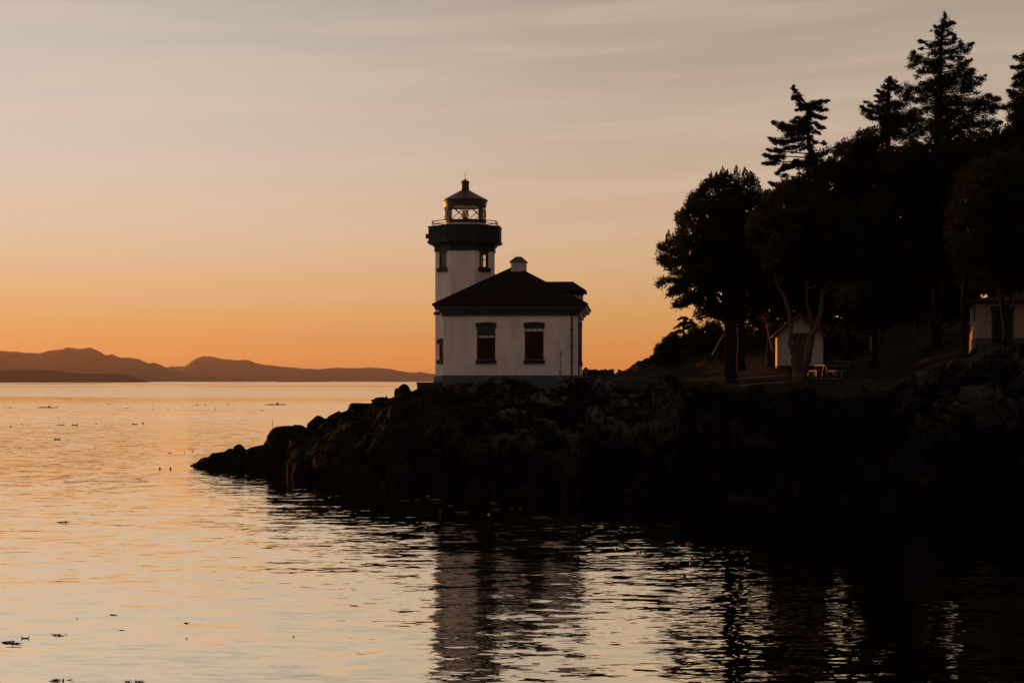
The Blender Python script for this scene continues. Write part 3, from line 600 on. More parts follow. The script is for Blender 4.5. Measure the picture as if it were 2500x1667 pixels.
# downspout, brackets, conduit
mb = MB(); dxp = hx(1407.5)
mb.tube([(dxp, -HD-EO, z_ev+.2), (dxp, -HD-.16, z_ev-.05), (dxp, -HD-.08, z_ev-.3), (dxp, -HD-.08, lz(925, fY))], .048, 8)
dsp = part(mb, 'downspout', trimd)
for py in (804, 845, 886): part(MB().box(dxp-.1, dxp+.1, -HD-.06, -HD-.003, lz(py, fY)-.02, lz(py, fY)+.02), 'bracket', trimd, dsp)
mb = MB(); cx1 = hx(1380.5); mb.tube([(cx1, -HD-.05, lz(860, fY)), (cx1, -HD-.05, lz(926, fY))], .018, 6); mb.box(cx1-.05, cx1+.035, -HD-.09, -HD-.003, lz(867, fY), lz(858, fY)); mb.tube([(hx(1377.5), -HD-.05, lz(905, fY)), (hx(1377.5), -HD-.05, lz(927, fY))], .022, 6)
part(mb, 'conduit', mat('pale_conduit', (.28, .25, .23), .6))
part(MB().box(hx(1083)+.05, hx(1091), -HD-.75, -HD-.5, lz(947, 97)-.1, lz(935, 97)), 'utility_box', shingle)

# ---- tower (own frame, no 4 degree turn)
TY = 104.0; tX = (1135.7-CX)/F*TY - .19; tYl = TY-101.6; ts = TY/F
RC = 76*ts; A0 = R(-26)
def tz(py): return lz(py, TY)
def face_M(i, rc, off=0):
    a = A0 + math.pi/4*i + math.pi/8            # face normal azimuth (0 = to camera, + = right)
    ap = rc*math.cos(math.pi/8)+off
    c = Vector((tX+ap*math.sin(a), tYl-ap*math.cos(a), 0))
    return Matrix.Translation(c) @ Matrix.Rotation(a, 4, 'Z')
fw_ = RC*math.sin(math.pi/8)
mb = MB(); z_top = tz(612); z_bot = tz(917)
W1 = [(-.34, .34, tz(657), tz(619))]; W0 = [(-.34, .34, tz(879), tz(840))]
for i in range(8):
    hs = []
    if i in (1, 7, 3, 5): hs = list(W1)
    if i in (7, 3, 5): hs = hs + list(W0)
    holes_wall(mb, -fw_, fw_, z_bot, z_top, hs, .22, face_M(i, RC))
tw = part(mb, 'tower_wall', white, frame='t')
part(MB().lathe([(RC+.17, tz(950)), (RC+.17, tz(936)), (RC+.03, tz(917))], 8, (tX, tYl), A0), 'tower_base', teal_l, frame='t')
part(MB().lathe([(RC+.04, tz(770)), (RC+.1, tz(768)), (RC+.1, tz(764)), (RC+.04, tz(762)), (RC-.05, tz(762)), (RC-.05, tz(770)), (RC+.04, tz(770))], 8, (tX, tYl), A0, cap=False), 'belt_course', teal, frame='t')
for i in (7, 1):
    for (x0, x1, z0, z1) in ([W1[0]] + ([W0[0]] if i == 7 else [])):
        M = face_M(i, RC)
        def fb(mb, *a): return mb.box(*a, M=M)
        f = MB(); q = .10 if i == 1 else .07
        fb(f, x0, x0+q, -.01, .12, z0, z1); fb(f, x1-q, x1, -.01, .12, z0, z1); fb(f, x0+q, x1-q, -.01, .12, z1-.06, z1); fb(f, x0+q, x1-q, -.01, .12, z0, z0+.05)
        fb(f, x0+q, x1-q, .03, .07, (z0+z1)/2-.02, (z0+z1)/2+.02)
        fr = part(f, 'window', trimd, frame='t')
        s = MB(); fb(s, x0-.1, x1+.1, -.14, -.003, z0-.24, z0-.004); part(s, 'sill', teal, fr, frame='t', bevel=.01)
        s = MB()
        if z1 > 4: fb(s, x0-.06, x1+.06, -.06, -.003, z1+.003, z1+.07)
        else: fb(s, x0-.1, x1+.1, -.12, -.003, z1+.004, z1+.24); fb(s, x0+.1, x1-.1, -.12, -.003, z1+.243, z1+.3)
        part(s, 'hood', teal, fr, frame='t')
        s = MB(); fb(s, x0+q, x1-q, .045, .05, z0+.05, z1-.06); part(s, 'pane', glass, fr, frame='t')
# gallery: corbel, parapet, ribs, coping
def oct_l(mb, prof): return mb.lathe(prof, 8, (tX, tYl), A0)
RP = 93*ts
gal = part(oct_l(MB(), [(RC-.02, tz(613.5)), (RC+.06, tz(617)), (RC+.06, tz(606)), (RC+.12, tz(604)), (RC+.18, tz(600)), (RC+.36, tz(598)), (RP-.02, tz(597)), (RP+.08, tz(596)), (RP+.08, tz(591.5)), (RP-.02, tz(590)), (RP-.02, tz(560)), (RP+.05, tz(559)), (RP+.05, tz(555.5)), (RP-.02, tz(555))]), 'gallery', teal, frame='t')
mb = MB()
for i in range(8):
    M = face_M(i, RP-.02); hw = (RP-.02)*math.sin(math.pi/8)
    mb.box(-hw+.02, hw-.02, -.035, .01, tz(590)-.0, tz(587), M=M); mb.box(-hw+.02, hw-.02, -.035, .01, tz(564), tz(560.5), M=M)
    for e in (-1, 1): mb.box(e*(hw-.1)-.08, e*(hw-.1)+.08, -.035, .01, tz(587), tz(564), M=M)
    n = 6
    for q in range(n):
        xc = -hw+.34+(2*hw-.68)*q/(n-1); mb.box(xc-.055, xc+.055, -.03, .01, tz(587), tz(564), M=M)
part(mb, 'balustrade_ribs', teal, gal, frame='t')
# small horn on the left
part(MB().tube([(tX-RP+.02, tYl-.5, tz(584)), (tX-RP+.02, tYl-.5, tz(573))], [.09, .08], 10).tube([(tX-RP+.25, tYl-.5, tz(579)), (tX-RP+.02, tYl-.5, tz(579))], .03, 6), 'side_lamp', lroof, gal, frame='t')
# railing above the coping
mb = MB(); RR = 84*ts; pts = []
for i in range(8):
    a = A0+math.pi/4*i; pts.append(Vector((tX+RR*math.sin(a), tYl-RR*math.cos(a), 0)))
for i in range(8):
    a, b_ = pts[i], pts[(i+1) % 8]
    mb.tube([a+Vector((0, 0, tz(556))), a+Vector((0, 0, tz(543)))], .028, 6)
    for py, r0 in ((543, .026), (549, .018)): mb.tube([a+Vector((0, 0, tz(py))), b_+Vector((0, 0, tz(py)))], r0, 6)
part(mb, 'railing', trimd, frame='t')
# lantern room
RL = 50.5*ts
lan = part(MB().lathe([(RL, tz(557)), (RL, tz(543)), (RL+.05, tz(542.5)), (RL+.05, tz(540)), (RL, tz(539.5))], 40, (tX, tYl)), 'lantern_base', lroof, frame='t')
part(MB().lathe([(RL+.003, tz(553)), (RL+.003, tz(547)), (RL+.02, tz(547)), (RL+.02, tz(553)), (RL+.003, tz(553))], 40, (tX, tYl), cap=False), 'pale_band', shingle, lan, frame='t')
gl = part(MB().lathe([(RL-.03, tz(540)), (RL-.03, tz(503))], 40, (tX, tYl), cap=False), 'lantern_glass', glass, frame='t', smooth=True)
mb = MB(); nh = 7; za, zb_ = tz(541), tz(504)
for s_ in (-1, 1):
    for i in range(nh):
        a0 = 2*math.pi*i/nh + .18; pp = []; da = 2*math.pi/nh
        for q in range(6):
            u_ = q/5; a = a0 + s_*da*u_; pp.append((tX+RL*math.sin(a), tYl-RL*math.cos(a), za+(zb_-za)*u_))
        mb.tube(pp, .022, 5)
for a in (1.25, 3.05): mb.tube([(tX+RL*math.sin(a), tYl-RL*math.cos(a), za), (tX+RL*math.sin(a), tYl-RL*math.cos(a), zb_)], .03 if a != 1.25 else .055, 6)
part(mb, 'lattice', trimd, frame='t')
lr = part(MB().lathe([(RL-.06, tz(505)), (RL+.01, tz(507)), (RL+.04, tz(503)), (RL+.04, tz(498)), (RL+.08, tz(497)), (RL+.08, tz(493)), (RL+.13, tz(491)), (RL+.13, tz(489.5)), (.26, tz(465)), (.26, tz(463))], 40, (tX, tYl)), 'lantern_roof', lroof, frame='t')
part(MB().lathe([(.26, tz(465)), (.235, tz(462)), (.235, tz(448)), (.27, tz(447)), (.27, tz(445.5)), (.24, tz(443.5)), (.15, tz(440.5)), (.05, tz(439.5)), (.03, tz(436))], 24, (tX, tYl)), 'ventilator', lroof, lr, frame='t')
part(MB().tube([(tX, tYl, tz(438)), (tX, tYl, tz(417))], [.022, .006], 6), 'lightning_rod', trimd, lr, frame='t')
le = part(MB().lathe([(.0, tz(533)), (.14, tz(533)), (.2, tz(531)), (.225, tz(525)), (.2, tz(519)), (.15, tz(517)), (.16, tz(515.5)), (0, tz(515.5))], 20, (tX, tYl)), 'lens', glass_mat('lens_glass', (.75, .62, .45), .25), frame='t')
part(MB().lathe([(.07, tz(556)), (.07, tz(536)), (.2, tz(535)), (.2, tz(532.5)), (0.02, tz(532.5))], 16, (tX, tYl)), 'lens_pedestal', trimd, le, frame='t')
part(MB().lathe([(.05, tz(532)), (.06, tz(524)), (.03, tz(521))], 10, (tX, tYl)), 'lamp_bulb', brass, le, frame='t')
part(MB().lathe([(.21, tz(515.4)), (.17, tz(513.6)), (.03, tz(513))], 20, (tX, tYl)), 'lens_cap', trimd, le, frame='t')

# ------------------------------------------------------------------ small built things
def thing_box(name, label, cat, px0, px1, py0, py1, Y, depth, m, rz=0, extra=0):
    w = (px1-px0)/F*Y; e = empty(name, P((px0+px1)/2, py1, Y), rz); tag(e, label, cat)
    return e, w, (py1-py0)/F*Y
Yw = 97.0; pw = P(1043, 948, Yw)
mb = MB(); w = 49/F*Yw; h = 15/F*Yw
mb.box(-w/2, w/2+.3, -.15, .15, -.9, h-.09); mb.box(-w/2-.04, w/2+.3, -.19, .19, h-.09, h)
o = mb.build('retaining_wall', conc); o.location = pw; tag(o, 'low dark concrete wall on the rocks just left of the tower base', 'wall')
pb = P(1493.5, 914, 122); s_ = 122/F
mb = MB().box(-5.5*s_, 5.5*s_, -.16, .16, -.4, 13*s_).box(-6*s_, 6*s_, -.18, .18, 10.5*s_, 12*s_)
o = mb.build('concrete_post', conc, bevel=.02); o.location = pb; tag(o, 'small square block standing alone on the ridge right of the lighthouse', 'block')
mb = MB().tube([(0, 0, -.6), (0, 0, .95)], [.02, .012], 6).tube([(0, 0, .05), (0, 0, .1)], .04, 8)
o = mb.build('marker_rod', steel); o.location = P(665, 1062, 96.2); tag(o, 'thin upright metal rod beside the big boulder near the rocky tip', 'rod')
a, b_ = P(1738.5, 866, 108), P(1766, 816, 107)
mb = MB().tube([(0, 0, 0), b_-a], [.022, .016], 6).tube([b_-a, b_-a+Vector((.12, 0, -.03))], .02, 6)
o = mb.build('leaning_pole', mat('pale_pole', (.2, .14, .10), .5)); o.location = a; tag(o, 'thin pale pole leaning beside the thick tree trunk left of the shed', 'pole')

# shed
SY_ = 100.0; sp = P(1953.5, 895, SY_); ss = SY_/F
sh = empty('shed', sp, R(-6)); tag(sh, 'small white clapboard shed with gabled roof and dark door beneath the trees', 'shed')
hw, hd, he, hg = 53.5*ss, 1.6, 82*ss, 127*ss
mb = MB()
mb.add([(-hw, -0, .06), (-17*ss, -0, .06), (-17*ss, 0, he), (-hw, 0, he)], [(0, 1, 2, 3)])
mb.add([(hw, 0, .06), (20*ss, 0, .06), (20*ss, 0, he), (hw, 0, he)], [(3, 2, 1, 0)])
mb.add([(-hw, 0, he+.001), (hw, 0, he+.001), (0, 0, hg)], [(0, 1, 2)])
mb.add([(-hw, 0, .06), (-hw, 2*hd, .06), (-hw, 2*hd, he), (-hw, 0, he)], [(3, 2, 1, 0)]); mb.add([(hw, 0, .06), (hw, 2*hd, .06), (hw, 2*hd, he), (hw, 0, he)], [(0, 1, 2, 3)])
mb.add([(-hw, 2*hd, .06), (hw, 2*hd, .06), (hw, 2*hd, he), (0, 2*hd, hg), (-hw, 2*hd, he)], [(4, 3, 2, 1, 0)])
z = .12
while z < he-.02:
    for x0, x1 in ((-hw, -17*ss), (20*ss, hw)):
        mb.add([(x0, -.004, z+.125), (x1, -.004, z+.125), (x1, -.022, z), (x0, -.022, z), (x0, 0, z), (x1, 0, z)], [(0, 1, 2, 3)[::-1], (3, 2, 5, 4)[::-1]])
    z += .13
for x in (-hw, hw): mb.box(x-.04, x+.04, -.05, -.023, .06, he)
mb.box(-hw-.03, -hw-.003, -.05, .12, .0, he); mb.box(-hw-.03, -hw-.003, .5, .56, .0, he)
mb.build('wall', shingle, sh)
mb = MB(); e_ = .27
for sx in (-1, 1):
    xo = sx*(hw+e_); slope = (hg-he)/hw; zo = he-e_*slope
    vs = [(0, -.35, hg+.02), (0, 2*hd+.2, hg+.02), (xo, 2*hd+.2, zo+.02), (xo, -.35, zo+.02)]; vt = [(x, y, z+.09) for x, y, z in vs]
    mb.add(vs+vt, [(0, 1, 2, 3), (7, 6, 5, 4), (0, 3, 7, 4), (3, 2, 6, 7), (2, 1, 5, 6), (1, 0, 4, 5)])
    mb.bar((0, -.37, hg-.02), (xo, -.37, zo-.02), .035, .15, up=(0, -1, 0) if False else (0, 0, 1))
mb.build('roof', mat('shed_roof', (.10, .045, .03), .8, noise=(3, (.05, .025, .018), .4, .7), spec=.1), sh)
d = MB().box(-16.6*ss, 19.6*ss, .03, .07, .05, he-.01).build('door', mat('dark_door', (.065, .048, .036), .6), sh)
MB().box(-17*ss, -11*ss, -.03, .029, .05, he-.01).box(15*ss, 20*ss, -.03, .029, .05, he-.01).box(-11*ss, 15*ss, -.03, .029, he-.12, he-.01).build('door_frame', mat('door_frame_paint', (.05, .045, .04), .6), d)
MB().box(-hw-.05, hw+.05, -.05, 2*hd, -.5, .055).build('footing', conc, sh)

# picnic tables
def wood_table(p, L_, tilt, rz, label):
    e = empty('picnic_table', p, rot=(0, tilt, rz)); tag(e, label, 'picnic table', 'picnic tables on the terrace')
    mb = MB()
    for q in range(5): mb.box(-L_/2, L_/2, -.37+q*.148, -.37+q*.148+.138, .72, .76)
    mb.build('tabletop', wood, e, bevel=.006)
    for sy in (-1, 1):
        y0 = sy*.62; mb = MB(); mb.box(-L_/2, L_/2, y0-.13, y0+.13, .42, .46); mb.build('bench_seat', wood, e, bevel=.006)
    for sx in (-.36, .36):
        mb = MB(); x = sx*L_
        mb.bar((x, -.28, .71), (x, -.34, -.25), .10, .12); mb.bar((x, .28, .71), (x, .34, -.25), .10, .12); mb.box(x-.03, x+.03, -.74, .74, .33, .415); mb.box(x-.03, x+.03, -.36, .36, .64, .715)
        mb.build('leg', trimd, e)
    mb = MB().bar((-.22*L_, 0, .68), (-.02*L_, 0, .38), .05, .07).bar((.22*L_, 0, .68), (.02*L_, 0, .38), .05, .07)
    mb.build('brace', trimd, e)
    return e
wood_table(P(1862, 958, 82.5), 2.42, R(-4.6), R(3), 'long wooden picnic table nearest the rock edge left of the forked tree')
def pipe_table(p, rz, label):
    e = empty('picnic_table', p, rz); tag(e, label, 'picnic table', 'picnic tables on the terrace')
    mb = MB()
    for q in range(3): mb.box(-.95, .95, -.36+q*.245, -.36+q*.245+.235, .70, .76)
    mb.build('tabletop', wood, e, bevel=.005)
    for sy in (-1, 1):
        mb = MB(); mb.box(-.95, .95, sy*.7-.13, sy*.7+.13, .40, .46); mb.build('bench_seat', wood, e, bevel=.005)
    for sx in (-.6, .6):
        mb = MB()
        mb.tube([(sx, -.72, .40), (sx, -.72, .1), (sx, -.62, .02), (sx, .62, .02), (sx, .72, .1), (sx, .72, .40)], .024, 8)
        mb.tube([(sx, -.74, .39), (sx, .74, .39)], .022, 8); mb.tube([(sx, -.42, .03), (sx, -.30, .70)], .022, 8); mb.tube([(sx, .42, .03), (sx, .30, .70)], .022, 8)
        mb.build('leg', steel, e)
    return e
def copy_tree(o, parent=None):
    c = o.copy(); C.objects.link(c)
    if parent: c.parent = parent
    for ch in [x for x in bpy.data.objects if x.parent == o]: copy_tree(ch, c)
    return c
p1 = pipe_table(P(2014, 925, 93), R(101), 'pipe-framed picnic table standing beside the white shed, nearer of the two')
p2 = copy_tree(p1); p2.location = P(2068, 910, 108); p2.rotation_euler.z = R(116); p2['label'] = 'picnic table farther back in the shade right of the shed'

# information kiosk
KY = 110.0; ks = KY/F; kb = P(2198, 866, KY)
kk = empty('notice_board', kb, R(-4)); tag(kk, 'roofed notice board on pale posts with small white poster in the dark grove', 'notice board')
def kx(px): return (px-2198)*ks
pale = mat('pale_post', (.11, .095, .08), .7)
for px, wd in ((2128, 2.6), (2232, 2.6), (2267.5, 2.8)): MB().box(kx(px)-wd*ks, kx(px)+wd*ks, -.06, .06, -.4, 84*ks).build('post', pale, kk)
MB().box(kx(2165), kx(2229), -.02, .02, 24*ks, 70*ks).build('panel', mat('panel_dark', (.025, .034, .034), .5), kk)
q = MB().box(kx(2235), kx(2264.6), -.02, .02, 22*ks, 72*ks).build('panel', mat('panel_green', (.035, .04, .038), .5), kk)
MB().box(kx(2236), kx(2264), -.035, -.021, 26*ks, 46*ks).build('poster', mat('poster_paper', (.12, .115, .1), .8, noise=((14, 1, 9), (.05, .048, .045), .5, .62)), q)
MB().box(kx(2161), kx(2229), -.08, .05, 21*ks, 23.5*ks).box(kx(2235), kx(2264.6), -.08, .05, 19.5*ks, 21.7*ks).build('ledge', pale, kk)
MB().add([(kx(2115), -.9, 82*ks), (kx(2280), -.9, 82*ks), (kx(2280), .9, 82*ks), (kx(2115), .9, 82*ks), (kx(2115), 0, 108*ks), (kx(2280), 0, 108*ks)], [(3, 2, 1, 0), (0, 1, 5, 4), (2, 3, 4, 5), (1, 2, 5), (3, 0, 4)]).build('roof', roofm, kk)

# second white building at the right
BY = 91.0; bs = BY/F; bb = P(2384, 862, BY)
bld = empty('outbuilding', bb, R(-11)); tag(bld, 'white stucco outbuilding with dark plinth and dark framed doorway at the right edge among trees', 'building')
bw = 5.2; bd = 5.0
mb = MB(); zt_ = 120*bs; zp = 37*bs
d0, d1 = (2423-2384)*bs, (2468-2384)*bs; dh = 103*bs
holes_wall(mb, 0, bw, zp, zt_, [(d0, d1, zp, dh)], .25, Matrix())
holes_wall(mb, -bd, 0, zp, zt_, [], .25, Matrix.Rotation(R(-90), 4, 'Z'))
mb.add([(bw, 0, zp), (bw, bd, zp), (bw, bd, zt_), (bw, 0, zt_)], [(0, 1, 2, 3)]); mb.add([(0, bd, zp), (bw, bd, zp), (bw, bd, zt_), (0, bd, zt_)], [(3, 2, 1, 0)])
mb.build('wall', mat('shade_darkened_stucco', (.36, .29, .24), .85, noise=(1.2, (.28, .22, .18), .4, .75)), bld)  # white stucco with the tree canopy's shade put into its colour
MB().box(-.04, d0, -.04, bd+.04, -1, zp-.003).box(d1, bw+.04, -.04, bd+.04, -1, zp-.003).box(d0, d1, .3, bd, -1, zp-.003).build('plinth', mat('outbuilding_plinth', (.05, .07, .075), .8), bld)
dd = MB().box(d0+.14, d1-.14, .12, .18, -.3, dh-.1).build('door', teal, bld)
MB().box(d0-.06, d0+.14, -.06, .12, -.3, dh).box(d1-.14, d1+.06, -.06, .12, -.3, dh).box(d0-.14, d1+.14, -.09, .12, dh, dh+.22).build('door_frame', teal, dd)
MB().add([(-.45, -.45, zt_), (bw+.45, -.45, zt_), (bw+.45, bd+.45, zt_), (-.45, bd+.45, zt_), (-.45, -.45, zt_+.16), (bw+.45, -.45, zt_+.16), (bw+.45, bd+.45, zt_+.16), (-.45, bd+.45, zt_+.16), (bw*.45, bd/2, zt_+.75), (bw*.55, bd/2, zt_+.75)],
    [(3, 2, 1, 0), (0, 1, 5, 4), (1, 2, 6, 5), (2, 3, 7, 6), (3, 0, 4, 7), (4, 5, 9, 8), (5, 6, 9), (6, 7, 8, 9), (7, 4, 8)]).build('roof', mat('outbuilding_roof', (.035, .016, .01), .85, spec=.05), bld)
MB().tube([(-.08, .35, zt_), (-.08, .35, zt_-.9)], .05, 8).build('downspout', trimd, bld)
MB().tube([(3.0, -.06, 50*bs), (3.0, -.06, 68*bs)], .03, 6).box(2.93, 3.07, -.1, -.003, 66*bs, 74*bs).build('wall_lamp', trimd, bld)

# ------------------------------------------------------------------ boulders
def ico(n=3):
    import bmesh
    bm = bmesh.new(); bmesh.ops.create_icosphere(bm, subdivisions=n, radius=1); V = np.array([v.co[:] for v in bm.verts]); Fc = np.array([[v.index for v in f.verts] for f in bm.faces]); bm.free(); return V, Fc
IV, IF = ico(4)
rockm = mat('dark_boulder', (.006, .006, .004), .9, noise=(1.6, (.014, .012, .007), .35, .7), bump=(6, .05), spec=.02)
BO = [ # px, py centre, half w px, half h px, Y, label
 (988, 957, 17, 17, 95.6, 'rounded boulder on top of the slope left of the low concrete wall'),
 (970, 962, 7, 13, 95.2, 'narrow upright rock leaning on the rounded boulder near the concrete wall'),
 (880, 1000, 42, 17, 95, 'long flat-backed boulder midway up the left slope'),
 (820, 1022, 20, 17, 94.6, 'blocky rock right of the notch in the left slope'),
 (777, 1040, 23, 24, 94.4, 'square-topped rock left of the notch in the left slope'),
 (700, 1066, 43, 33, 94.5, 'largest domed boulder above the waterline of the left slope'),
 (583, 1105, 17, 18, 98.3, 'knobbly boulder standing up from the low tip'),
 (530, 1124, 22, 17, 99.6, 'low rounded boulder near the end of the tip'),
 (503, 1130, 13, 14, 100, 'small rounded boulder at the very end of the tip'),
 (640, 1105, 34, 17, 96.6, 'flat low boulder between the tip and the largest domed boulder'),
 (740, 1150, 26, 28, 86.2, 'dark boulder standing in the water below the left slope'),
 (948, 985, 20, 11, 94.8, 'low rounded rock just below the rounded boulder on the slope'),
]
for i, (px, py, hw, hh, Y, lab) in enumerate(BO):
    s_ = Y/F; p = P(px, py, Y); V = IV.copy(); off = i*13.7
    # cut the sphere with random planes: flat broken faces
    rp = np.random.default_rng(i+50)
    for q in range(13):
        nn = rp.normal(size=3); nn /= np.linalg.norm(nn); dd = rp.uniform(.62, .9); pr_ = V@nn; V = V - np.maximum(pr_-dd, 0)[:, None]*nn*.88
    V = V*(1 + .07*fbm(V*2.2+off, 4) + .10*fbm(V*.9+off, 2))[:, None]*1.1
    V *= np.array([hw*s_*1.02, hw*s_*.8, hh*s_*1.08]); me = np_mesh('boulder', V, IF)
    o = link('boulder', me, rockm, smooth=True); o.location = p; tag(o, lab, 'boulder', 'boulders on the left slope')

# ------------------------------------------------------------------ trees
def quads(cent, axis, ln, wd):
    """diamond leaves: centre (n,3), axis (n,3) unit, lengths, widths"""
    n = len(cent); rnd = rng.normal(size=(n, 3)); side = np.cross(axis, rnd); side /= np.linalg.norm(side, axis=1)[:, None]+1e-9
    a = axis*ln[:, None]*.5; s_ = side*wd[:, None]*.5
    V = np.stack([cent-a, cent+s_-a*.1, cent+a, cent-s_-a*.1], 1).reshape(-1, 3)
    return V
def leaf_mesh(Vs):
    V = np.concatenate(Vs); return np_mesh('crown', V, np.arange(len(V)).reshape(-1, 4))
def inpoly(x, y, poly):
    c = np.zeros(len(x), bool); n = len(poly)
    for i in range(n):
        x1, y1 = poly[i]; x2, y2 = poly[(i+1) % n]
        if y1 == y2: continue
        m_ = ((y1 > y) != (y2 > y)) & (x < (x2-x1)*(y-y1)/(y2-y1)+x1); c ^= m_
    return c
def edist(x, y, poly):
    d = np.full(len(x), 1e9); n = len(poly)
    for i in range(n):
        a = np.array(poly[i], float); b_ = np.array(poly[(i+1) % n], float); ab = b_-a
        t = np.clip(((x-a[0])*ab[0]+(y-a[1])*ab[1])/(ab@ab+1e-9), 0, 1); d = np.minimum(d, np.hypot(x-a[0]-t*ab[0], y-a[1]-t*ab[1]))
    return d
def trunk_mb(mb, pts, n=10):   # pts: world points + radius
    ps = [Vector(p[0]) for p in pts]; rs = [p[1] for p in pts]
    # refine + wobble
    P2, R2 = [], []
    for i in range(len(ps)-1):
        for q in range(4):
            u_ = q/4; w_ = Vector((random.uniform(-1, 1), random.uniform(-1, 1), 0))*rs[i]*.22*(1 if (i or q) else 0)
            P2.append(ps[i].lerp(ps[i+1], u_)+w_); R2.append(rs[i]*(1-u_)+rs[i+1]*u_)
    P2.append(ps[-1]); R2.append(rs[-1]); mb.tube(P2, R2, n)
    return P2
def limbs(mb, P2, targets, r0=.07, low=.35):
    zs = [p.z for p in P2]
    for t in targets:
        t = Vector(t); k_ = min(range(len(P2)), key=lambda i: abs(P2[i].z-(t.z-(t-Vector((P2[0].x, P2[0].y, t.z))).length*low))+.15*(P2[i]-t).length)
        a = P2[k_]; m_ = a.lerp(t, .5)+Vector((random.uniform(-.1, .1), random.uniform(-.1, .1), -.06))*(t-a).length
        r1 = r0*min(1.6, .5+.25*(t-a).length); mb.tube([a, m_, t], [r1, r1*.6, r1*.25], 5)
def broad_tree(name, label, cat, group, Y, poly, trunks, leaf=leaf_b, bk=bark, n_cl=1500, per=42, lsize=.13, thick=2.6, clr=.26, hole=.0, spiky=False, nl=45, dscale=1.0, hor=.75, core=True, rag=.55, tips=(), coremin=.9):
    sc = Y/F; base = trunks[0][0][0]; e = empty(name, base); tag(e, label, cat, group); b0 = np.array(base)
    rag = min(rag, .18*min(max(p[0] for p in poly)-min(p[0] for p in poly), max(p[1] for p in poly)-min(p[1] for p in poly))*sc*.5)
    clr = min(clr, .12*(max(p[1] for p in poly)-min(p[1] for p in poly))*sc)
    poly_m = [((p[0]-CX)*sc, CH+(HY-p[1])*sc) for p in poly]; A = np.array(poly_m)
    lo, hi = A.min(0), A.max(0); K = n_cl*6
    x = rng.uniform(lo[0], hi[0], K); z = rng.uniform(lo[1], hi[1], K)
    m_ = inpoly(x, z, poly_m); x, z = x[m_], z[m_]; ed = edist(x, z, poly_m)
    ed0 = ed; pn_ = np.stack([x/.8, z/.55, np.full(len(x), Y*.37)], 1); edr = ed - rag*(perlin(pn_)*1.6+.25) - rag*.5*perlin(pn_*2.7)
    lv = 1
    m_ = edr > clr*.45; x, z, ed = x[m_], z[m_], ed[m_]
    T_ = min(thick, ed.max() if len(ed) else .5); t = np.sqrt(np.maximum(T_*T_-(T_-np.minimum(ed, T_))**2, .02))*dscale
    u_ = rng.uniform(-1, 1, len(x)); u_ = np.sign(u_)*np.abs(u_)**.6; y = Y + u_*t
    Pc = np.stack([x, y, z], 1); dens = fbm(Pc/np.array([1.1, 1.1, .7])+Y, 2)
    keep = dens > (hole-.35+.0*ed) ; Pc = Pc[keep][:n_cl]; ed = ed[keep][:n_cl]
    n = len(Pc); cl = np.repeat(Pc, per, 0); rad = np.repeat(clr*rng.uniform(.6, 1.25, n), per)
    off = rng.normal(size=(n*per, 3))*np.array([1, 1, .62])*.55; V0 = cl + off*rad[:, None]
    ax = rng.normal(size=(n*per, 3)); ax[:, 2] *= hor; 
    if spiky:
        ax[:, 2] = np.abs(ax[:, 2])+1.0; 
    ax /= np.linalg.norm(ax, axis=1)[:, None]
    ln = lsize*rng.uniform(.7, 1.3, n*per); Vs = [quads(V0, ax, ln, ln*(.3 if spiky else .55))]
    # shoots that break the outline
    nearr = np.where(ed < .55)[0]
    if len(nearr):
        cen = Pc.mean(0); q = np.repeat(nearr, 8); dr = Pc[q]-cen; dr /= np.linalg.norm(dr, axis=1)[:, None]; dr += rng.normal(size=dr.shape)*.35; dr[:, 2] += .25 + (.8 if spiky else 0); dr /= np.linalg.norm(dr, axis=1)[:, None]
        Vs.append(quads(Pc[q]+dr*(clr*rng.uniform(.5, 1.3, len(q)))[:, None], dr, lsize*1.3*np.ones(len(q)), lsize*.5*np.ones(len(q))))
    for tx0, ty0 in tips:   # upright pointed shoots on the outline
        tp0 = np.array(P(tx0, ty0, Y)); mt = 150; hh = rng.uniform(0, 1, mt); lenS = rng.uniform(.45, .8)
        pc = tp0 + np.stack([rng.normal(size=mt)*.16*hh+rng.normal()*.12*hh, rng.normal(size=mt)*.16*hh, -hh*lenS], 1)
        da = rng.normal(size=(mt, 3))*.4; da[:, 2] += 1; da /= np.linalg.norm(da, axis=1)[:, None]; Vs.append(quads(pc, da, np.full(mt, .13), np.full(mt, .045)))
    if core:
        m_ = ed > coremin; q = np.where(m_)[0]; q = np.repeat(q, 10)
        c_ = Pc[q].copy(); c_[:, 1] = Y + (c_[:, 1]-Y)*.8; c_ += rng.normal(size=c_.shape)*.25
        a_ = rng.normal(size=c_.shape); a_ /= np.linalg.norm(a_, axis=1)[:, None]; Vs.append(quads(c_, a_, np.full(len(q), .34), np.full(len(q), .24)))
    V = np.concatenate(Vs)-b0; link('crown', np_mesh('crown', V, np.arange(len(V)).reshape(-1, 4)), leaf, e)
    mb = MB(); allp = []
    for tr_ in trunks: allp += trunk_mb(mb, tr_)
    idx = rng.choice(n, min(nl, n), replace=False); limbs(mb, allp, [Pc[i] for i in idx])
    mb.v = [(v[0]-b0[0], v[1]-b0[1], v[2]-b0[2]) for v in mb.v]
    mb.build('trunk', bk, e, smooth=True)
    return e
def TP(px, py, Y, r): return (P(px, py, Y), r)
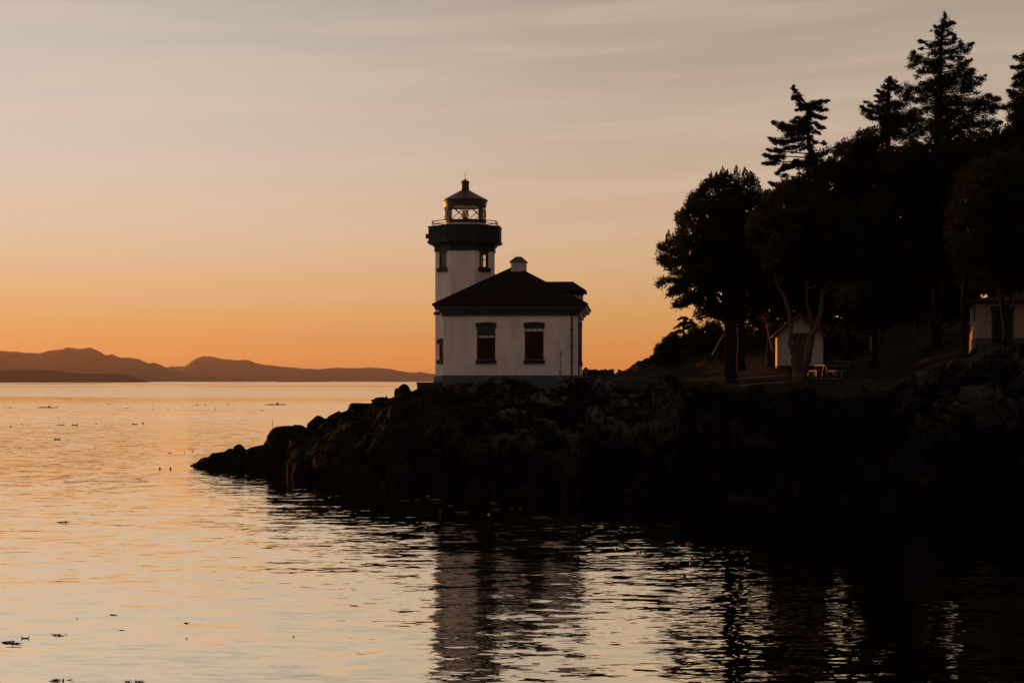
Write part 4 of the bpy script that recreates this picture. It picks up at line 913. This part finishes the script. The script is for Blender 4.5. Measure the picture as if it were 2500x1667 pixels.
def conifer(name, label, cat, group, Y, trunk, boughs, zoom=None, leaf=leaf_c, per=34, lsize=.18, dens=1.0, turn=2, bk=bark, base=None, copyd=.3):
    """trunk: (x,y,radius m) px; boughs: [[(x,y,halfwidth px)...]...] traced, turned copies fill the depth"""
    sc = Y/F
    if zoom: ox, oy, zs = zoom; cv = lambda x, y: (ox+x/zs, oy+y/zs)
    else: cv = lambda x, y: (x, y)
    tp = [TP(*cv(x, y), Y, r) for x, y, r in trunk]
    if base: tp = [TP(base[0], base[1], Y, base[2])]+tp
    b0 = np.array(tp[0][0]); e = empty(name, tp[0][0]); tag(e, label, cat, group); mb = MB(); P2 = trunk_mb(mb, tp)
    tx = lambda z: np.interp(z, [p.z for p in P2], [p.x for p in P2])
    C_, D_, Rr = [], [], []
    for bi, bg_ in enumerate(boughs):
        pts = [np.array([*P(*cv(x, y), Y), w*sc]) for x, y, w in bg_]
        if len(pts) == 1: pts = [pts[0], pts[0]+np.array([.05, 0, 0, 0])]
        for c_i in range(turn+1):
            ph = 0 if c_i == 0 else rng.uniform(.9, 1.45)*(1 if c_i % 2 else -1)
            pp = []
            for k_, q in enumerate(pts):
                q = q.copy(); x0 = tx(q[2]); dx = q[0]-x0
                q[0] = x0+dx*math.cos(ph); q[1] = Y+dx*math.sin(ph) + (rng.normal()*.12)
                pp.append(q)
            if c_i and len(pp) > 1 and abs(pts[-1][0]-tx(pts[-1][2])) < .5: continue
            # limb from trunk
            far_i = np.argmax([abs(q[0]-tx(q[2])) + abs(q[1]-Y) for q in pp]); near_i = np.argmin([abs(q[0]-tx(q[2]))+abs(q[1]-Y) for q in pp])
            zn = pp[near_i][2]; mb.tube([Vector((tx(zn-.1), Y, zn-.12)), Vector(pp[near_i][:3]), Vector(pp[far_i][:3])], [.05, .035, .012], 5)
            for q in range(len(pp)-1):
                a, b_ = pp[q], pp[q+1]; Ls = np.linalg.norm((b_-a)[:3]); wm = (a[3]+b_[3])/2
                m = max(2, int(dens*(Ls+.1)*(wm*2+.12)*34*(1 if c_i == 0 else copyd))); u_ = rng.uniform(0, 1, m); cpos = a[None]*(1-u_[:, None])+b_[None]*u_[:, None]
                dirn = (b_-a)[:3]/(Ls+1e-6); out = np.sign(dirn[0]*(b_[0]-tx(b_[2])) + dirn[1]*(b_[1]-Y)) or 1; dirn = dirn*out
                off = rng.normal(size=(m, 3))*.5; nn_ = np.linalg.norm(off, axis=1); off /= np.maximum(nn_, 1)[:, None]
                C_.append(cpos[:, :3]+off*(cpos[:, 3:4]*np.array([.9, 1.5, .95]))); D_.append(np.repeat(dirn[None], m, 0)); Rr.append(np.minimum(cpos[:, 3], .3)+.05)
    Cc = np.concatenate(C_); Dd = np.concatenate(D_); Rc = np.concatenate(Rr); n = len(Cc)
    q = np.repeat(np.arange(n), per); off = rng.normal(size=(n*per, 3))*np.array([1, 1, .6])
    V0 = Cc[q]+off*(Rc[q]*.40)[:, None]; ax = Dd[q]*.9+rng.normal(size=(n*per, 3))*.6; ax[:, 2] += .2; ax /= np.linalg.norm(ax, axis=1)[:, None]
    ln = lsize*rng.uniform(.6, 1.4, n*per); V = quads(V0, ax, ln, ln*.25)-b0
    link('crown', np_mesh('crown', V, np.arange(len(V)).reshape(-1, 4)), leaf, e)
    mb.v = [(v[0]-b0[0], v[1]-b0[1], v[2]-b0[2]) for v in mb.v]; mb.build('trunk', bk, e, smooth=True)
    return e

GT = 'trees of the grove on the point'
# T1 the big round-headed tree
z1 = lambda l: [(1590+x/3.826, 390+y/3.826) for x, y in l]
broad_tree('juniper_tree', 'broad round-headed dark tree with thick straight trunk at the left end of the grove', 'tree', GT, 95,
  z1([(540,140),(530,190),(470,235),(430,290),(360,345),(355,400),(300,450),(235,560),(245,660),(200,720),(165,660),(140,710),(75,780),(90,840),(80,920),(120,980),(130,1030),(170,1070),(100,1070),(45,1060),(50,1110),(15,1170),(60,1195),(140,1205),(120,1290),(200,1310),(250,1400),(320,1415),(390,1370),(410,1450),(480,1510),(560,1500),(640,1530),(760,1560),(900,1580),(1060,1560),(1120,900),(1130,380),(1060,300),(1040,280),(1000,220),(960,185),(925,110),(900,140),(875,75),(860,120),(820,125),(795,60),(780,115),(770,150),(740,140),(715,100),(690,135),(665,70),(640,115),(590,125)]),
  [[TP(1786, 941, 95, .40), TP(1785, 900, 95, .33), TP(1782, 820, 95, .30), TP(1776, 740, 95, .26), TP(1765, 620, 95, .16), TP(1768, 500, 95, .07)],
   [TP(1778, 790, 95, .18), TP(1740, 720, 94.5, .12), TP(1680, 650, 94.2, .06)], [TP(1782, 800, 95, .18), TP(1815, 720, 95.4, .13), TP(1835, 600, 95.6, .06)]],
  n_cl=2100, per=46, lsize=.13, thick=3.0, hole=.27, nl=80, rag=.34, coremin=1.5, tips=z1([(665,62),(645,105),(690,120),(715,92),(740,130),(793,52),(782,100),(810,118),(875,68),(862,110),(895,130),(928,104),(950,165),(540,132),(525,180),(560,112),(470,232),(435,285),(358,338),(300,440),(232,555),(162,655),(200,680),(138,705),(72,775),(1000,215),(610,110)]))
# T2 the leaning conifer
conifer('leaning_conifer', 'wind-bent conifer with crooked top and open tiers above the grove', 'tree', GT, 108,
  [(830,1800,.26),(800,1500,.25),(790,1300,.23),(760,1150,.2),(735,1030,.18),(705,900,.15),(685,760,.11),(690,600,.09),(690,450,.08),(640,350,.06),(590,290,.05),(530,210,.035),(505,150,.015)],
  [[(505,150,3),(520,200,3),(545,225,5)],[(500,310,5),(550,300,9),(600,340,10)],[(600,370,8),(660,420,9)],[(690,420,9),(800,390,9),(870,365,7),(955,350,2.5)],[(780,450,9),(880,460,5),(955,468,2)],
   [(700,500,10),(780,540,7),(850,565,6),(935,570,2)],[(760,630,5),(830,680,6),(925,703,3)],[(790,740,4),(865,770,3)],[(650,440,8),(590,465,4),(535,460,2)],[(690,560,9),(580,590,7),(495,615,5)],[(690,640,9),(560,650,6)],
   [(685,700,11),(560,725,13),(450,710,11),(370,680,10),(300,640,7),(240,600,2.5)],[(400,790,9),(520,760,9)],[(660,822,1),(530,845,6),(420,875,9),(300,880,8),(240,850,5),(190,815,2)],[(570,935,7),(480,960,7),(400,950,4)],
   [(690,935,.3),(580,990,.3),(460,1020,1)],[(390,1000,5),(300,975,7),(190,975,4)],[(400,1050,6),(300,1080,9),(200,1065,6),(125,1035,2)],[(330,1120,9),(200,1150,6),(98,1140,2)],[(400,1150,5),(340,1225,5)],[(290,1265,4),(400,1310,7)],
   [(740,1110,11),(640,1150,12),(540,1165,10),(450,1190,8),(330,1235,3)],[(520,1120,4),(600,1110,6)],[(720,800,5),(740,860,6),(790,880,3)],[(880,880,5),(905,925,4)],[(700,1050,8),(760,1080,8),(850,1100,9)],[(780,1250,4),(700,1290,7),(600,1340,5),(530,1400,1.5)],[(210,1385,3),(320,1430,9),(440,1400,8)],[(660,1440,9),(780,1500,12),(600,1500,10),(400,1500,14)]],
  zoom=(1840, 180, 5.227), turn=1, dens=1.25, base=(2010, 880, .26))
# T3 tall fir
conifer('tall_fir', 'tallest fir, its pointed top highest above the grove', 'tree', GT, 114,
  [(970,3400,.34),(975,2400,.31),(975,1700,.28),(975,1200,.25),(985,1000,.2),(990,780,.16),(1000,560,.12),(1010,400,.09),(1040,200,.05),(1050,120,.015)],
  [[(1050,128,2),(1045,200,4)],[(1040,235,8),(1060,300,14),(1040,350,12)],[(1090,270,6),(1180,262,2)],[(1060,300,8),(1140,240,3)],[(1000,330,6),(918,290,2)],[(1000,370,7),(895,350,3)],[(1010,400,9),(930,430,9)],[(1050,410,8),(1125,380,5)],
   [(1010,480,7),(900,535,7),(820,510,6),(748,450,3)],[(830,550,5),(760,545,2)],[(1050,500,9),(1150,470,7),(1160,395,3)],[(1000,600,6),(870,600,8)],[(1030,610,3),(1120,575,9),(1220,565,12),(1300,560,8),(1358,478,3)],[(1218,435,2),(1225,540,9)],
   [(1080,640,6),(1180,670,8),(1260,640,5)],[(1000,680,10),(930,715,9),(800,700,12),(700,630,9)],[(690,590,5),(690,700,14),(650,770,9)],[(1010,745,12),(900,780,13),(780,780,14)],[(770,810,10),(725,870,6)],[(1190,730,10),(1280,710,7),(1348,665,3)],
   [(1150,800,14),(1250,780,14),(1330,820,11),(1398,778,3)],[(1000,860,10),(1100,880,14),(1250,860,18),(1340,880,12)],[(960,940,14),(1100,960,20),(1250,980,18),(1400,935,12),(1503,855,3)],[(1280,1030,16),(1385,1050,7)],[(950,900,12),(880,960,13),(760,950,7)],
   [(960,1040,10),(860,1010,13),(700,1035,14),(590,985,10),(500,1040,6)],[(900,1120,14),(780,1120,15),(640,1100,12),(560,1085,7)],[(1000,1100,20),(1150,1130,24),(1300,1165,18),(1450,1140,12),(1570,1055,3)],[(1450,1180,14),(1580,1150,13),(1648,1085,3)],
   [(1350,1250,20),(1500,1240,18),(1620,1210,10),(1740,1205,5)],[(900,1200,12),(780,1260,12),(650,1270,10)],[(1000,1230,28),(1200,1280,35),(1350,1320,28)],[(1000,1400,30),(1300,1420,34),(1500,1400,18),(1680,1390,6)],[(800,1430,26),(1000,1520,34),(1250,1560,40)]],
  zoom=(2080, 0, 4.612), turn=1, dens=.8)
conifer('open_fir', 'shorter open-crowned fir leaning out left of the tallest fir', 'tree', GT, 110,
  [(420,3600,.26),(412,2600,.24),(410,1800,.2),(410,1400,.16),(410,1150,.11),(410,1000,.08),(415,860,.02)],
  [[(415,870,3),(430,925,7)],[(375,900,4),(430,950,8),(492,925,4)],[(340,985,5),(430,1005,9),(508,970,5)],[(400,1050,9),(340,1040,6),(275,1020,2)],[(400,1100,8),(265,1080,2)],[(400,1140,9),(265,1140,2)],[(420,1180,12),(520,1190,14),(600,1170,12)],
   [(300,1220,8),(220,1190,7),(150,1143,2)],[(400,1200,10),(330,1210,8)],[(350,1265,11),(260,1255,6),(150,1280,9),(103,1205,3)],[(380,1330,12),(280,1345,8),(190,1312,5)],[(450,1290,14),(600,1320,15),(700,1290,10)],[(330,1390,10),(450,1400,20),(600,1400,20),(780,1340,12)],[(400,1480,14),(600,1500,26),(760,1480,20)]],
  zoom=(2080, 0, 4.612), turn=1, dens=1.0)
conifer('edge_fir', 'fir cut by the right edge of the view', 'tree', GT, 104,
  [(2010,3600,.3),(2000,2400,.26),(1990,1500,.2),(1985,1000,.13),(1975,700,.07),(1965,540,.02)],
  [[(1965,570,3),(1960,620,8)],[(1830,640,4),(1900,655,10),(1970,690,9)],[(1790,770,3),(1880,750,9),(1970,760,10)],[(1980,840,14),(1900,850,12),(1825,880,4)],[(1980,930,16),(1880,950,10),(1788,958,3)],[(1980,1040,22),(1880,1080,14),(1800,1050,8),(1745,1018,3)],
   [(1980,1150,24),(1860,1150,14),(1800,1160,6)],[(1980,1230,26),(1860,1240,18),(1760,1205,9)],[(1980,1340,28),(1880,1350,20),(1780,1330,12)],[(2000,700,10),(2120,640,3)],[(2000,900,14),(2180,860,4)],[(2000,1100,20),(2260,1080,4)],[(2000,1300,24),(2320,1260,5)],[(1980,1450,30),(1800,1470,20)]],
  zoom=(2080, 0, 4.612), turn=1, dens=1.0)
# broadleaf trees behind and in front
def gz_(px, Y): return HY-(ground(px, Y)-CH)*F/Y
def simple_trunk(px, Y, topx, topy, r=.22, lean=0):
    by = gz_(px, Y)+4; return [TP(px, by, Y, r*1.35), TP(px+lean*.3, by-(by-topy)*.15, Y, r), TP(px+(topx-px)*.5+lean, (by+topy)/2, Y, r*.8), TP(topx, topy, Y, r*.3)]
broad_tree('maple_tree', 'rounded broadleaf tree with lacy top just right of the leaning conifer', 'tree', GT, 112,
  [(1975,378),(1993,366),(2010,368),(2020,362),(2035,373),(2041,352),(2056,342),(2073,341),(2085,326),(2096,312),(2107,308),(2125,314),(2147,308),(2165,330),(2190,420),(2190,560),(2150,640),(2050,660),(1980,640),(1930,600),(1900,520),(1888,475),(1910,450),(1950,440),(1965,400)],
  [simple_trunk(2070, 112, 2060, 420)], n_cl=1500, hole=.22, lsize=.14, thick=3, rag=.4)
broad_tree('madrone_tree', 'forked red-barked tree standing in front of the white shed', 'tree', GT, 88,
  [(1842,520),(1870,480),(1900,462),(1940,470),(1980,455),(2030,480),(2070,520),(2100,570),(2104,640),(2060,690),(2000,700),(1960,680),(1920,694),(1870,668),(1842,625),(1830,570)],
  [[TP(1950, 940, 88, .30), TP(1943, 900, 88, .20), TP(1938, 870, 88, .15), TP(1929, 835, 88, .12), TP(1931, 800, 88.1, .115), TP(1924, 755, 88.1, .10), TP(1915, 725, 88.2, .09), TP(1900, 700, 88.3, .07), TP(1880, 640, 88.4, .04)],
   [TP(1953, 938, 88, .26), TP(1962, 905, 87.9, .21), TP(1972, 870, 87.8, .20), TP(1981, 820, 87.8, .19), TP(1990, 795, 87.8, .17), TP(2003, 770, 87.9, .12), TP(2008, 720, 88, .10), TP(2014, 640, 88, .08), TP(2020, 560, 88, .04)],
   [TP(1983, 806, 87.8, .10), TP(1980, 780, 87.6, .07), TP(1972, 750, 87.5, .055), TP(1968, 690, 87.5, .04), TP(1965, 600, 87.5, .02)]],
  bk=bark_m, n_cl=820, hole=.30, lsize=.13, thick=2.8, nl=50, rag=1.5)
broad_tree('bay_tree', 'dense dark broadleaf tree filling the grove below the tallest fir', 'tree', GT, 107,
  [(2150,370),(2200,330),(2260,340),(2320,325),(2380,322),(2420,335),(2450,420),(2450,560),(2400,660),(2250,690),(2160,650),(2125,500)], [simple_trunk(2290, 107, 2280, 450, .26)], n_cl=1900, lsize=.17, thick=3.2, hole=-.02)
broad_tree('oak_tree', 'round-crowned broadleaf tree in front of the outbuilding at the right', 'tree', GT, 86,
  [(2322,470),(2345,425),(2370,402),(2402,380),(2446,368),(2500,355),(2600,350),(2680,450),(2640,620),(2560,700),(2470,725),(2400,715),(2350,690),(2318,600)],
  [[TP(2458, 880, 86, .18), TP(2455, 800, 86, .14), TP(2448, 750, 86, .13), TP(2440, 700, 86, .12), TP(2450, 560, 86, .06)], [TP(2450, 770, 86, .08), TP(2470, 720, 86, .07), TP(2500, 620, 86, .04)]], n_cl=1600, lsize=.13, thick=3.2, hole=.28, rag=1.5)
broad_tree('alder_tree', 'broadleaf tree behind the tallest fir with its top beside the edge fir', 'tree', GT, 118,
  [(2350,335),(2385,308),(2420,300),(2450,306),(2490,292),(2560,300),(2660,330),(2660,460),(2560,560),(2420,560),(2370,450)], [simple_trunk(2480, 118, 2490, 400, .2)], n_cl=1500, lsize=.15, thick=3)
broad_tree('hemlock_tree', 'dark tree between the round-headed tree and the forked red-barked tree', 'tree', GT, 104,
  [(1850,470),(1885,440),(1920,430),(1970,430),(2010,470),(2060,560),(2070,680),(2050,770),(1960,790),(1890,796),(1835,770),(1820,640),(1825,540)], [simple_trunk(1880, 104, 1920, 520, .2)], n_cl=1500, lsize=.16, thick=2.8, hole=-.02)
broad_tree('cedar_tree', 'dark tree with low hanging foliage behind the picnic tables', 'tree', GT, 102,
  [(2040,500),(2110,470),(2180,500),(2230,600),(2240,700),(2220,790),(2140,805),(2060,806),(2000,796),(1985,750),(2010,620)], [simple_trunk(2135, 102, 2130, 560, .2)], n_cl=1500, lsize=.17, thick=2.8, hole=-.06)
UG = 'low trees in the shade under the grove'
for i, (poly, tx_, Y, lab) in enumerate([
  ([(2170,620),(2260,620),(2360,650),(2390,740),(2360,820),(2260,800),(2180,790),(2150,710)], 2300, 122, 'low shaded tree above the notice board'),
  ([(2340,560),(2440,540),(2600,560),(2640,680),(2560,730),(2440,730),(2360,720),(2320,640)], 2520, 104, 'low shaded tree behind the outbuilding')]):
    broad_tree('understory_tree', lab, 'tree', UG, Y, poly, [simple_trunk(tx_, Y, tx_+10, poly[0][1]+80, .16)], n_cl=1300, lsize=.22, thick=3, hole=-.25, nl=25)
# bare-ish stems in the grove
for i, (px, Y, pts, r, lab) in enumerate([
  (1811, 98.5, [(1811, 905), (1808, 800), (1812, 700)], .26, 'dark straight trunk close behind the thick one at the grove left end'),
  (2315, 86, [(2352, 885), (2354, 820), (2350, 760), (2358, 660)], .2, 'pale-edged trunk just left of the outbuilding'),
  (2112, 96, [(2140, 905), (2120, 850), (2108, 800), (2085, 740)], .07, 'thin leaning stem left of the notice board posts')]):
    e = empty('tree_trunk', P(*pts[0], Y)); tag(e, lab, 'tree', 'single stems among the grove'); mb = MB()
    tp = [TP(x, y, Y, r*(1-.15*k_)) for k_, (x, y) in enumerate(pts)]; P2 = trunk_mb(mb, tp)
    tips = [P2[-1]+Vector((random.uniform(-1.2, 1.2), random.uniform(-.8, .8), random.uniform(.3, 1.6))) for _ in range(7)]; limbs(mb, P2[-6:], tips, .05)
    mb.v = [tuple(Vector(v)-Vector(e.location)) for v in mb.v]; mb.build('trunk', bark, e, smooth=True)
    cc = np.repeat(np.array([list(v) for v in tips]), 160, 0); cc = cc+rng.normal(size=cc.shape)*.32-np.array(e.location); aa = rng.normal(size=cc.shape); aa /= np.linalg.norm(aa, axis=1)[:, None]
    V = quads(cc, aa, np.full(len(cc), .15), np.full(len(cc), .08)); link('crown', np_mesh('crown', V, np.arange(len(V)).reshape(-1, 4)), leaf_b, e)
# young stems with warm bark left of the shed
broad_tree('young_madrone', 'slender curved red-barked sapling just left of the shed', 'tree', GT, 103, [(1845,700),(1880,690),(1910,720),(1912,790),(1890,800),(1862,775),(1842,740)],
  [[TP(1887, 860, 103, .05), TP(1880, 830, 103, .045), TP(1874, 800, 103, .04), TP(1870, 775, 103, .035), TP(1864, 745, 103, .02)]], bk=bark_m, n_cl=160, per=24, nl=8, core=False, thick=1)
# scrub on the left knoll
SG = 'shrubs on the knoll at the left end of the grove'
for i, (poly, lab) in enumerate([
  ([(1587,863),(1591,869),(1599,866),(1608,870),(1612,884),(1588,884)], 'smallest shrub at the far left end of the knoll'),
  ([(1599,853),(1602,842),(1607,835),(1611,838),(1616,824),(1621,818),(1627,822),(1633,808),(1638,821),(1648,816),(1658,836),(1655,884),(1605,884),(1600,864)], 'spiky dark shrub left of the little flat-topped pine'),
  ([(1645,822),(1672,812),(1690,803),(1708,800),(1722,832),(1720,886),(1650,886)], 'dense shrub beneath the little flat-topped pine'),
  ([(1695,805),(1726,789),(1762,788),(1775,830),(1768,888),(1702,888)], 'brownish shrub behind the leaning pale pole'),
  ([(1750,800),(1800,784),(1838,800),(1850,850),(1845,888),(1755,888)], 'brownish shrub between the thick trunk and the shed'),
  ([(1820,795),(1860,780),(1905,782),(1925,830),(1920,884),(1822,884)], 'brownish shrub close behind the left side of the shed'),
  ([(1900,790),(1940,772),(2000,768),(2040,790),(2028,880),(1918,880)], 'dark shrub close behind the right side of the shed'),
  ([(2020,830),(2060,815),(2100,825),(2115,860),(2100,880),(2030,880)], 'dark shrub behind the picnic tables')]):
    Y = 121 if i < 5 else 118; xc = sum(p[0] for p in poly)/len(poly); by = max(p[1] for p in poly)
    broad_tree('shrub', lab, 'shrub', SG if i < 5 else 'shrubs behind the shed and picnic tables', Y, poly, [[TP(xc, by+3, Y, .08), TP(xc+2, by-12, Y, .06), TP(xc, by-30 if i else by-8, Y, .03)]], leaf=leaf_s, n_cl=420, per=34, lsize=.11, thick=1.8, clr=.2, nl=12, hole=.0)
conifer('small_pine', 'little flat-topped pine with thin bare trunk above the shrubs on the knoll', 'tree', None, 122,
  [(862,900,.09),(858,600,.085),(855,470,.08),(850,320,.06),(850,200,.03)],
  [[(740,250,1.2),(790,208,2),(850,200,3),(900,205,2.4),(945,242,1.2)],[(645,428,1),(740,362,2),(800,322,3),(900,297,3.5),(1000,290,4.5),(1075,322,2)],[(998,228,.8),(1000,280,5)],[(600,505,2),(700,465,3.5),(800,435,1.5)],[(640,500,2.5),(850,470,3)],[(880,400,4),(1000,372,6),(1110,340,6)],[(820,370,2),(880,345,2.5)]],
  zoom=(1560, 750, 7.842), turn=1, dens=2.2, lsize=.12)

# grass on the terrace edge
n = 26000; gpx = rng.uniform(1440, 2330, n); cyb, czb = ctrl(gpx); gy = cyb[:, 3]+rng.uniform(.6, 18, n)**1.0; hz = H(gpx, gy)
den = perlin(np.stack([(gpx-CX)/F*gy/1.5, gy/1.5, gy*0], 1)) > -.05; gpx, gy, hz = gpx[den], gy[den], hz[den]
c_ = np.stack([(gpx-CX)/F*gy, gy, hz+.04], 1); a_ = rng.normal(size=c_.shape)*.45; a_[:, 2] = 1; a_ /= np.linalg.norm(a_, axis=1)[:, None]; hgt = rng.uniform(.06, .2, len(c_))
V = quads(c_, a_, hgt, np.full(len(c_), .022))
tag(link('grass', np_mesh('grass', V, np.arange(len(V)).reshape(-1, 4)), mat('dry_grass', (.03, .023, .012), .9, noise=(1, (.05, .038, .02), .4, .7))), 'short dry grass growing on the terrace behind the rocks', 'grass', kind='stuff')

# ------------------------------------------------------------------ floating kelp
def kelp(px, py, r, kind, label, group):
    Y = 5*F/(py-HY); sc = Y/F; mb = MB(); r = r*sc
    if kind == 'bulb':       # gas bladder with a bent neck
        prof = [(0.1*r, -.9*r), (.7*r, -.6*r), (r, 0), (.8*r, .6*r), (.35*r, 1.0*r), (.12*r, 1.5*r)]
        mb.lathe(prof, 12); mb.tube([(0, 0, -.3*r), (2.0*r, .3*r, -.1*r), (4*r, .5*r, -.25*r)], [.25*r, .2*r, .1*r], 6)
    elif kind == 'horns':    # strap with two raised ends
        mb.tube([(-2.6*r, 0, 1.7*r), (-2.1*r, 0, .2*r), (-1*r, .1*r, .05*r), (.6*r, 0, .1*r), (1.7*r, .1*r, .2*r), (2.5*r, .1*r, 1.5*r)], [.1*r, .5*r, .6*r, .55*r, .5*r, .12*r], 7)
    elif kind == 'raft':     # low tangle of blades
        for q in range(9):
            x = random.uniform(-5, 5)*r; y = random.uniform(-4, 4)*r; a = random.uniform(-.5, .5); L_ = random.uniform(1.5, 3.5)*r
            mb.tube([(x-L_*math.cos(a), y-L_*math.sin(a), .0), (x, y, .22*r), (x+L_*math.cos(a), y+L_*math.sin(a), .02)], [.06*r, .25*r, .06*r], 5)
        mb.lathe([(.1*r, -.2*r), (.7*r, .1*r), (.5*r, .8*r), (.1*r, 1.3*r)], 8, c=(r, 0))
    else:                    # blade lying flat
        mb.tube([(-3*r, 0, .03*r), (-1.2*r, .2*r, .25*r), (.5*r, -.2*r, .2*r), (3*r, .1*r, .04*r)], [.1*r, .35*r, .35*r, .08*r], 6)
    o = mb.build('floating_kelp', kelpm, smooth=True); o.location = (P(px, py, Y).x, Y, 0.0); o.rotation_euler.z = random.uniform(-.3, .3) if kind != 'bulb' else random.uniform(-2, 2)
    tag(o, label, 'kelp', group); return o
K = []
G1 = 'kelp scraps on the open water left of the point'
for px, py, r, kd, lab in [
  (116, 995, 4.2, 'raft', 'dark kelp raft with an upright tip farthest left near the horizon'),
  (672, 988, 4.5, 'raft', 'dark kelp raft with two bumps nearest the horizon left of the boulders'),
  (140, 1073, 3.2, 'horns', 'kelp strap with two raised ends floating alone'),
  (183, 1038, 3.0, 'horns', 'kelp strap with two raised ends right of a small pair'),
  (152, 1038, 2.4, 'horns', 'right one of a small pair of kelp straps'),
  (142, 1038, 2.2, 'blade', 'left one of a small pair of kelp straps'),
  (329, 1036, 2.6, 'horns', 'left kelp strap of two side by side below the hills'),
  (349, 1034, 2.6, 'bulb', 'kelp bulb beside a strap below the hills'),
  (26, 1042, 2.2, 'bulb', 'kelp bulb near the left edge below the island'),
  (53, 1036, 1.6, 'bulb', 'tiny kelp bulb right of the left-edge bulb'),
  (390, 1144, 3.0, 'bulb', 'left bulb of a pair in front of the rocky tip'),
  (416, 1144, 3.0, 'bulb', 'right bulb of a pair in front of the rocky tip'),
  (415, 1105, 2.2, 'blade', 'flat kelp blade left of the rocky tip'),
  (450, 1105, 1.5, 'bulb', 'tiny kelp bulb just left of the rocky tip'),
  (470, 1102, 2.0, 'bulb', 'small kelp bulb above the end of the rocky tip'),
  (26, 1569, 5.5, 'raft', 'tangled kelp raft in the lower left corner'),
  (62, 1558, 4.0, 'horns', 'kelp strap right of the tangled raft in the lower left'),
  (143, 1550, 3.4, 'raft', 'small kelp raft above the bottom left'),
  (150, 1661, 4.4, 'raft', 'kelp raft at the bottom edge, left one of two'),
  (328, 1664, 4.0, 'raft', 'kelp raft at the bottom edge, right one of two'),
  (157, 1274, 3.2, 'raft', 'kelp tuft alone in the calm water at the left'),
  (277, 1501, 4.0, 'blade', 'long thin kelp blade lying in the lower left water'),
  (188, 1510, 2.0, 'bulb', 'kelp bulb left of the long thin blade'),
  (298, 1538, 2.6, 'blade', 'short kelp blade below the long thin one'),
  (455, 1520, 2.4, 'blade', 'short kelp blade near the bottom centre left'),
  (456, 1558, 2.0, 'bulb', 'kelp bulb below the short blade near the bottom centre left'),
  (717, 1553, 1.9, 'bulb', 'kelp bulb left of the reflection of the tower')]:
    kelp(px, py, r, kd, lab, G1)
for i, (px, py, r) in enumerate([(372, 989, 1.5), (310, 997, 2.2), (375, 999, 1.6), (410, 998, 1.8), (445, 991, 1.3), (470, 991, 1.3), (482, 989, 2.0), (501, 989, 1.7), (525, 995, 1.3), (557, 988, 1.7), (525, 1001, 1.3), (573, 1000, 1.2), (640, 1002, 2.0), (235, 1034, 1.8), (145, 1022, 1.5), (25, 995, 2.0), (267, 987, 2.0)]):
    kelp(px, py, r, 'bulb' if r < 1.9 else 'blade', 'speck of floating kelp in the scattered line below the far hills', 'specks of kelp below the far hills')
G2 = 'kelp bulbs right of the lighthouse reflection'
for px, py, r, kd, lab in [
  (1522, 1333, 3.6, 'bulb', 'larger kelp bulb of the leftmost pair right of the lighthouse reflection'),
  (1517, 1328, 2.6, 'bulb', 'smaller kelp bulb of the leftmost pair'),
  (1506, 1341, 4.0, 'bulb', 'pointed kelp bulb below the leftmost pair'),
  (1492, 1321, 2.6, 'bulb', 'small kelp bulb above the pointed one'),
  (1538, 1320, 2.8, 'bulb', 'small kelp bulb above and right of the leftmost pair'),
  (1556, 1351, 3.8, 'bulb', 'left bulb in the row of three'),
  (1563, 1348, 4.0, 'bulb', 'middle bulb in the row of three'),
  (1576, 1349, 3.6, 'bulb', 'right bulb in the row of three'),
  (1643, 1323, 3.4, 'bulb', 'kelp bulb farthest up on the right side of the patch'),
  (1660, 1332, 2.6, 'bulb', 'flattened kelp bulb left of the rounder one'),
  (1679, 1329, 4.2, 'bulb', 'roundest kelp bulb of the patch'),
  (1689, 1364, 4.2, 'bulb', 'upper bulb of the stacked pair'),
  (1687, 1373, 3.8, 'bulb', 'lower bulb of the stacked pair'),
  (1658, 1373, 2.6, 'bulb', 'small kelp bulb left of the stacked pair'),
  (1671, 1406, 5.0, 'bulb', 'lowest and largest kelp bulb of the patch'),
  (1628, 1340, 4.6, 'raft', 'flat kelp tangle in the middle of the patch'),
  (1735, 1351, 4.6, 'raft', 'kelp tangle nearest the tree trunk reflection')]:
    kelp(px, py, r, kd, lab, G2)
for i, (px, py, r) in enumerate([(985, 1222, 2), (1020, 1220, 2.5), (1045, 1211, 2.2), (1062, 1219, 2.6), (1100, 1233, 2.2), (1075, 1248, 3), (1130, 1250, 2.6), (1206, 1226, 3), (1195, 1256, 3.4), (1212, 1243, 2.4), (1250, 1242, 2.2), (1270, 1242, 2), (1325, 1262, 3.4), (1345, 1266, 2.4), (1215, 1306, 2.4), (1468, 1278, 2.8), (1400, 1298, 2.6)]):
    kelp(px, py, r, ('raft', 'blade', 'bulb')[i % 3], 'glinting kelp piece on the dark water below the lighthouse rocks', 'glinting kelp below the lighthouse rocks')

# ------------------------------------------------------------------ haze
hm = bpy.data.materials.new('haze_air'); hm.use_nodes = True; t = hm.node_tree; t.nodes.clear()
o_ = N(t, 'ShaderNodeOutputMaterial'); pv = N(t, 'ShaderNodeVolumePrincipled'); pv.inputs['Color'].default_value = (.95, .74, .58, 1); pv.inputs['Density'].default_value = 1.7e-5; pv.inputs['Anisotropy'].default_value = .35
t.links.new(pv.outputs[0], o_.inputs['Volume'])
o = MB().box(-15000, 15000, -400, 27000, -4, 420).build('haze', hm); tag(o, kind='stuff', label='thin evening haze over the sea', cat='haze')
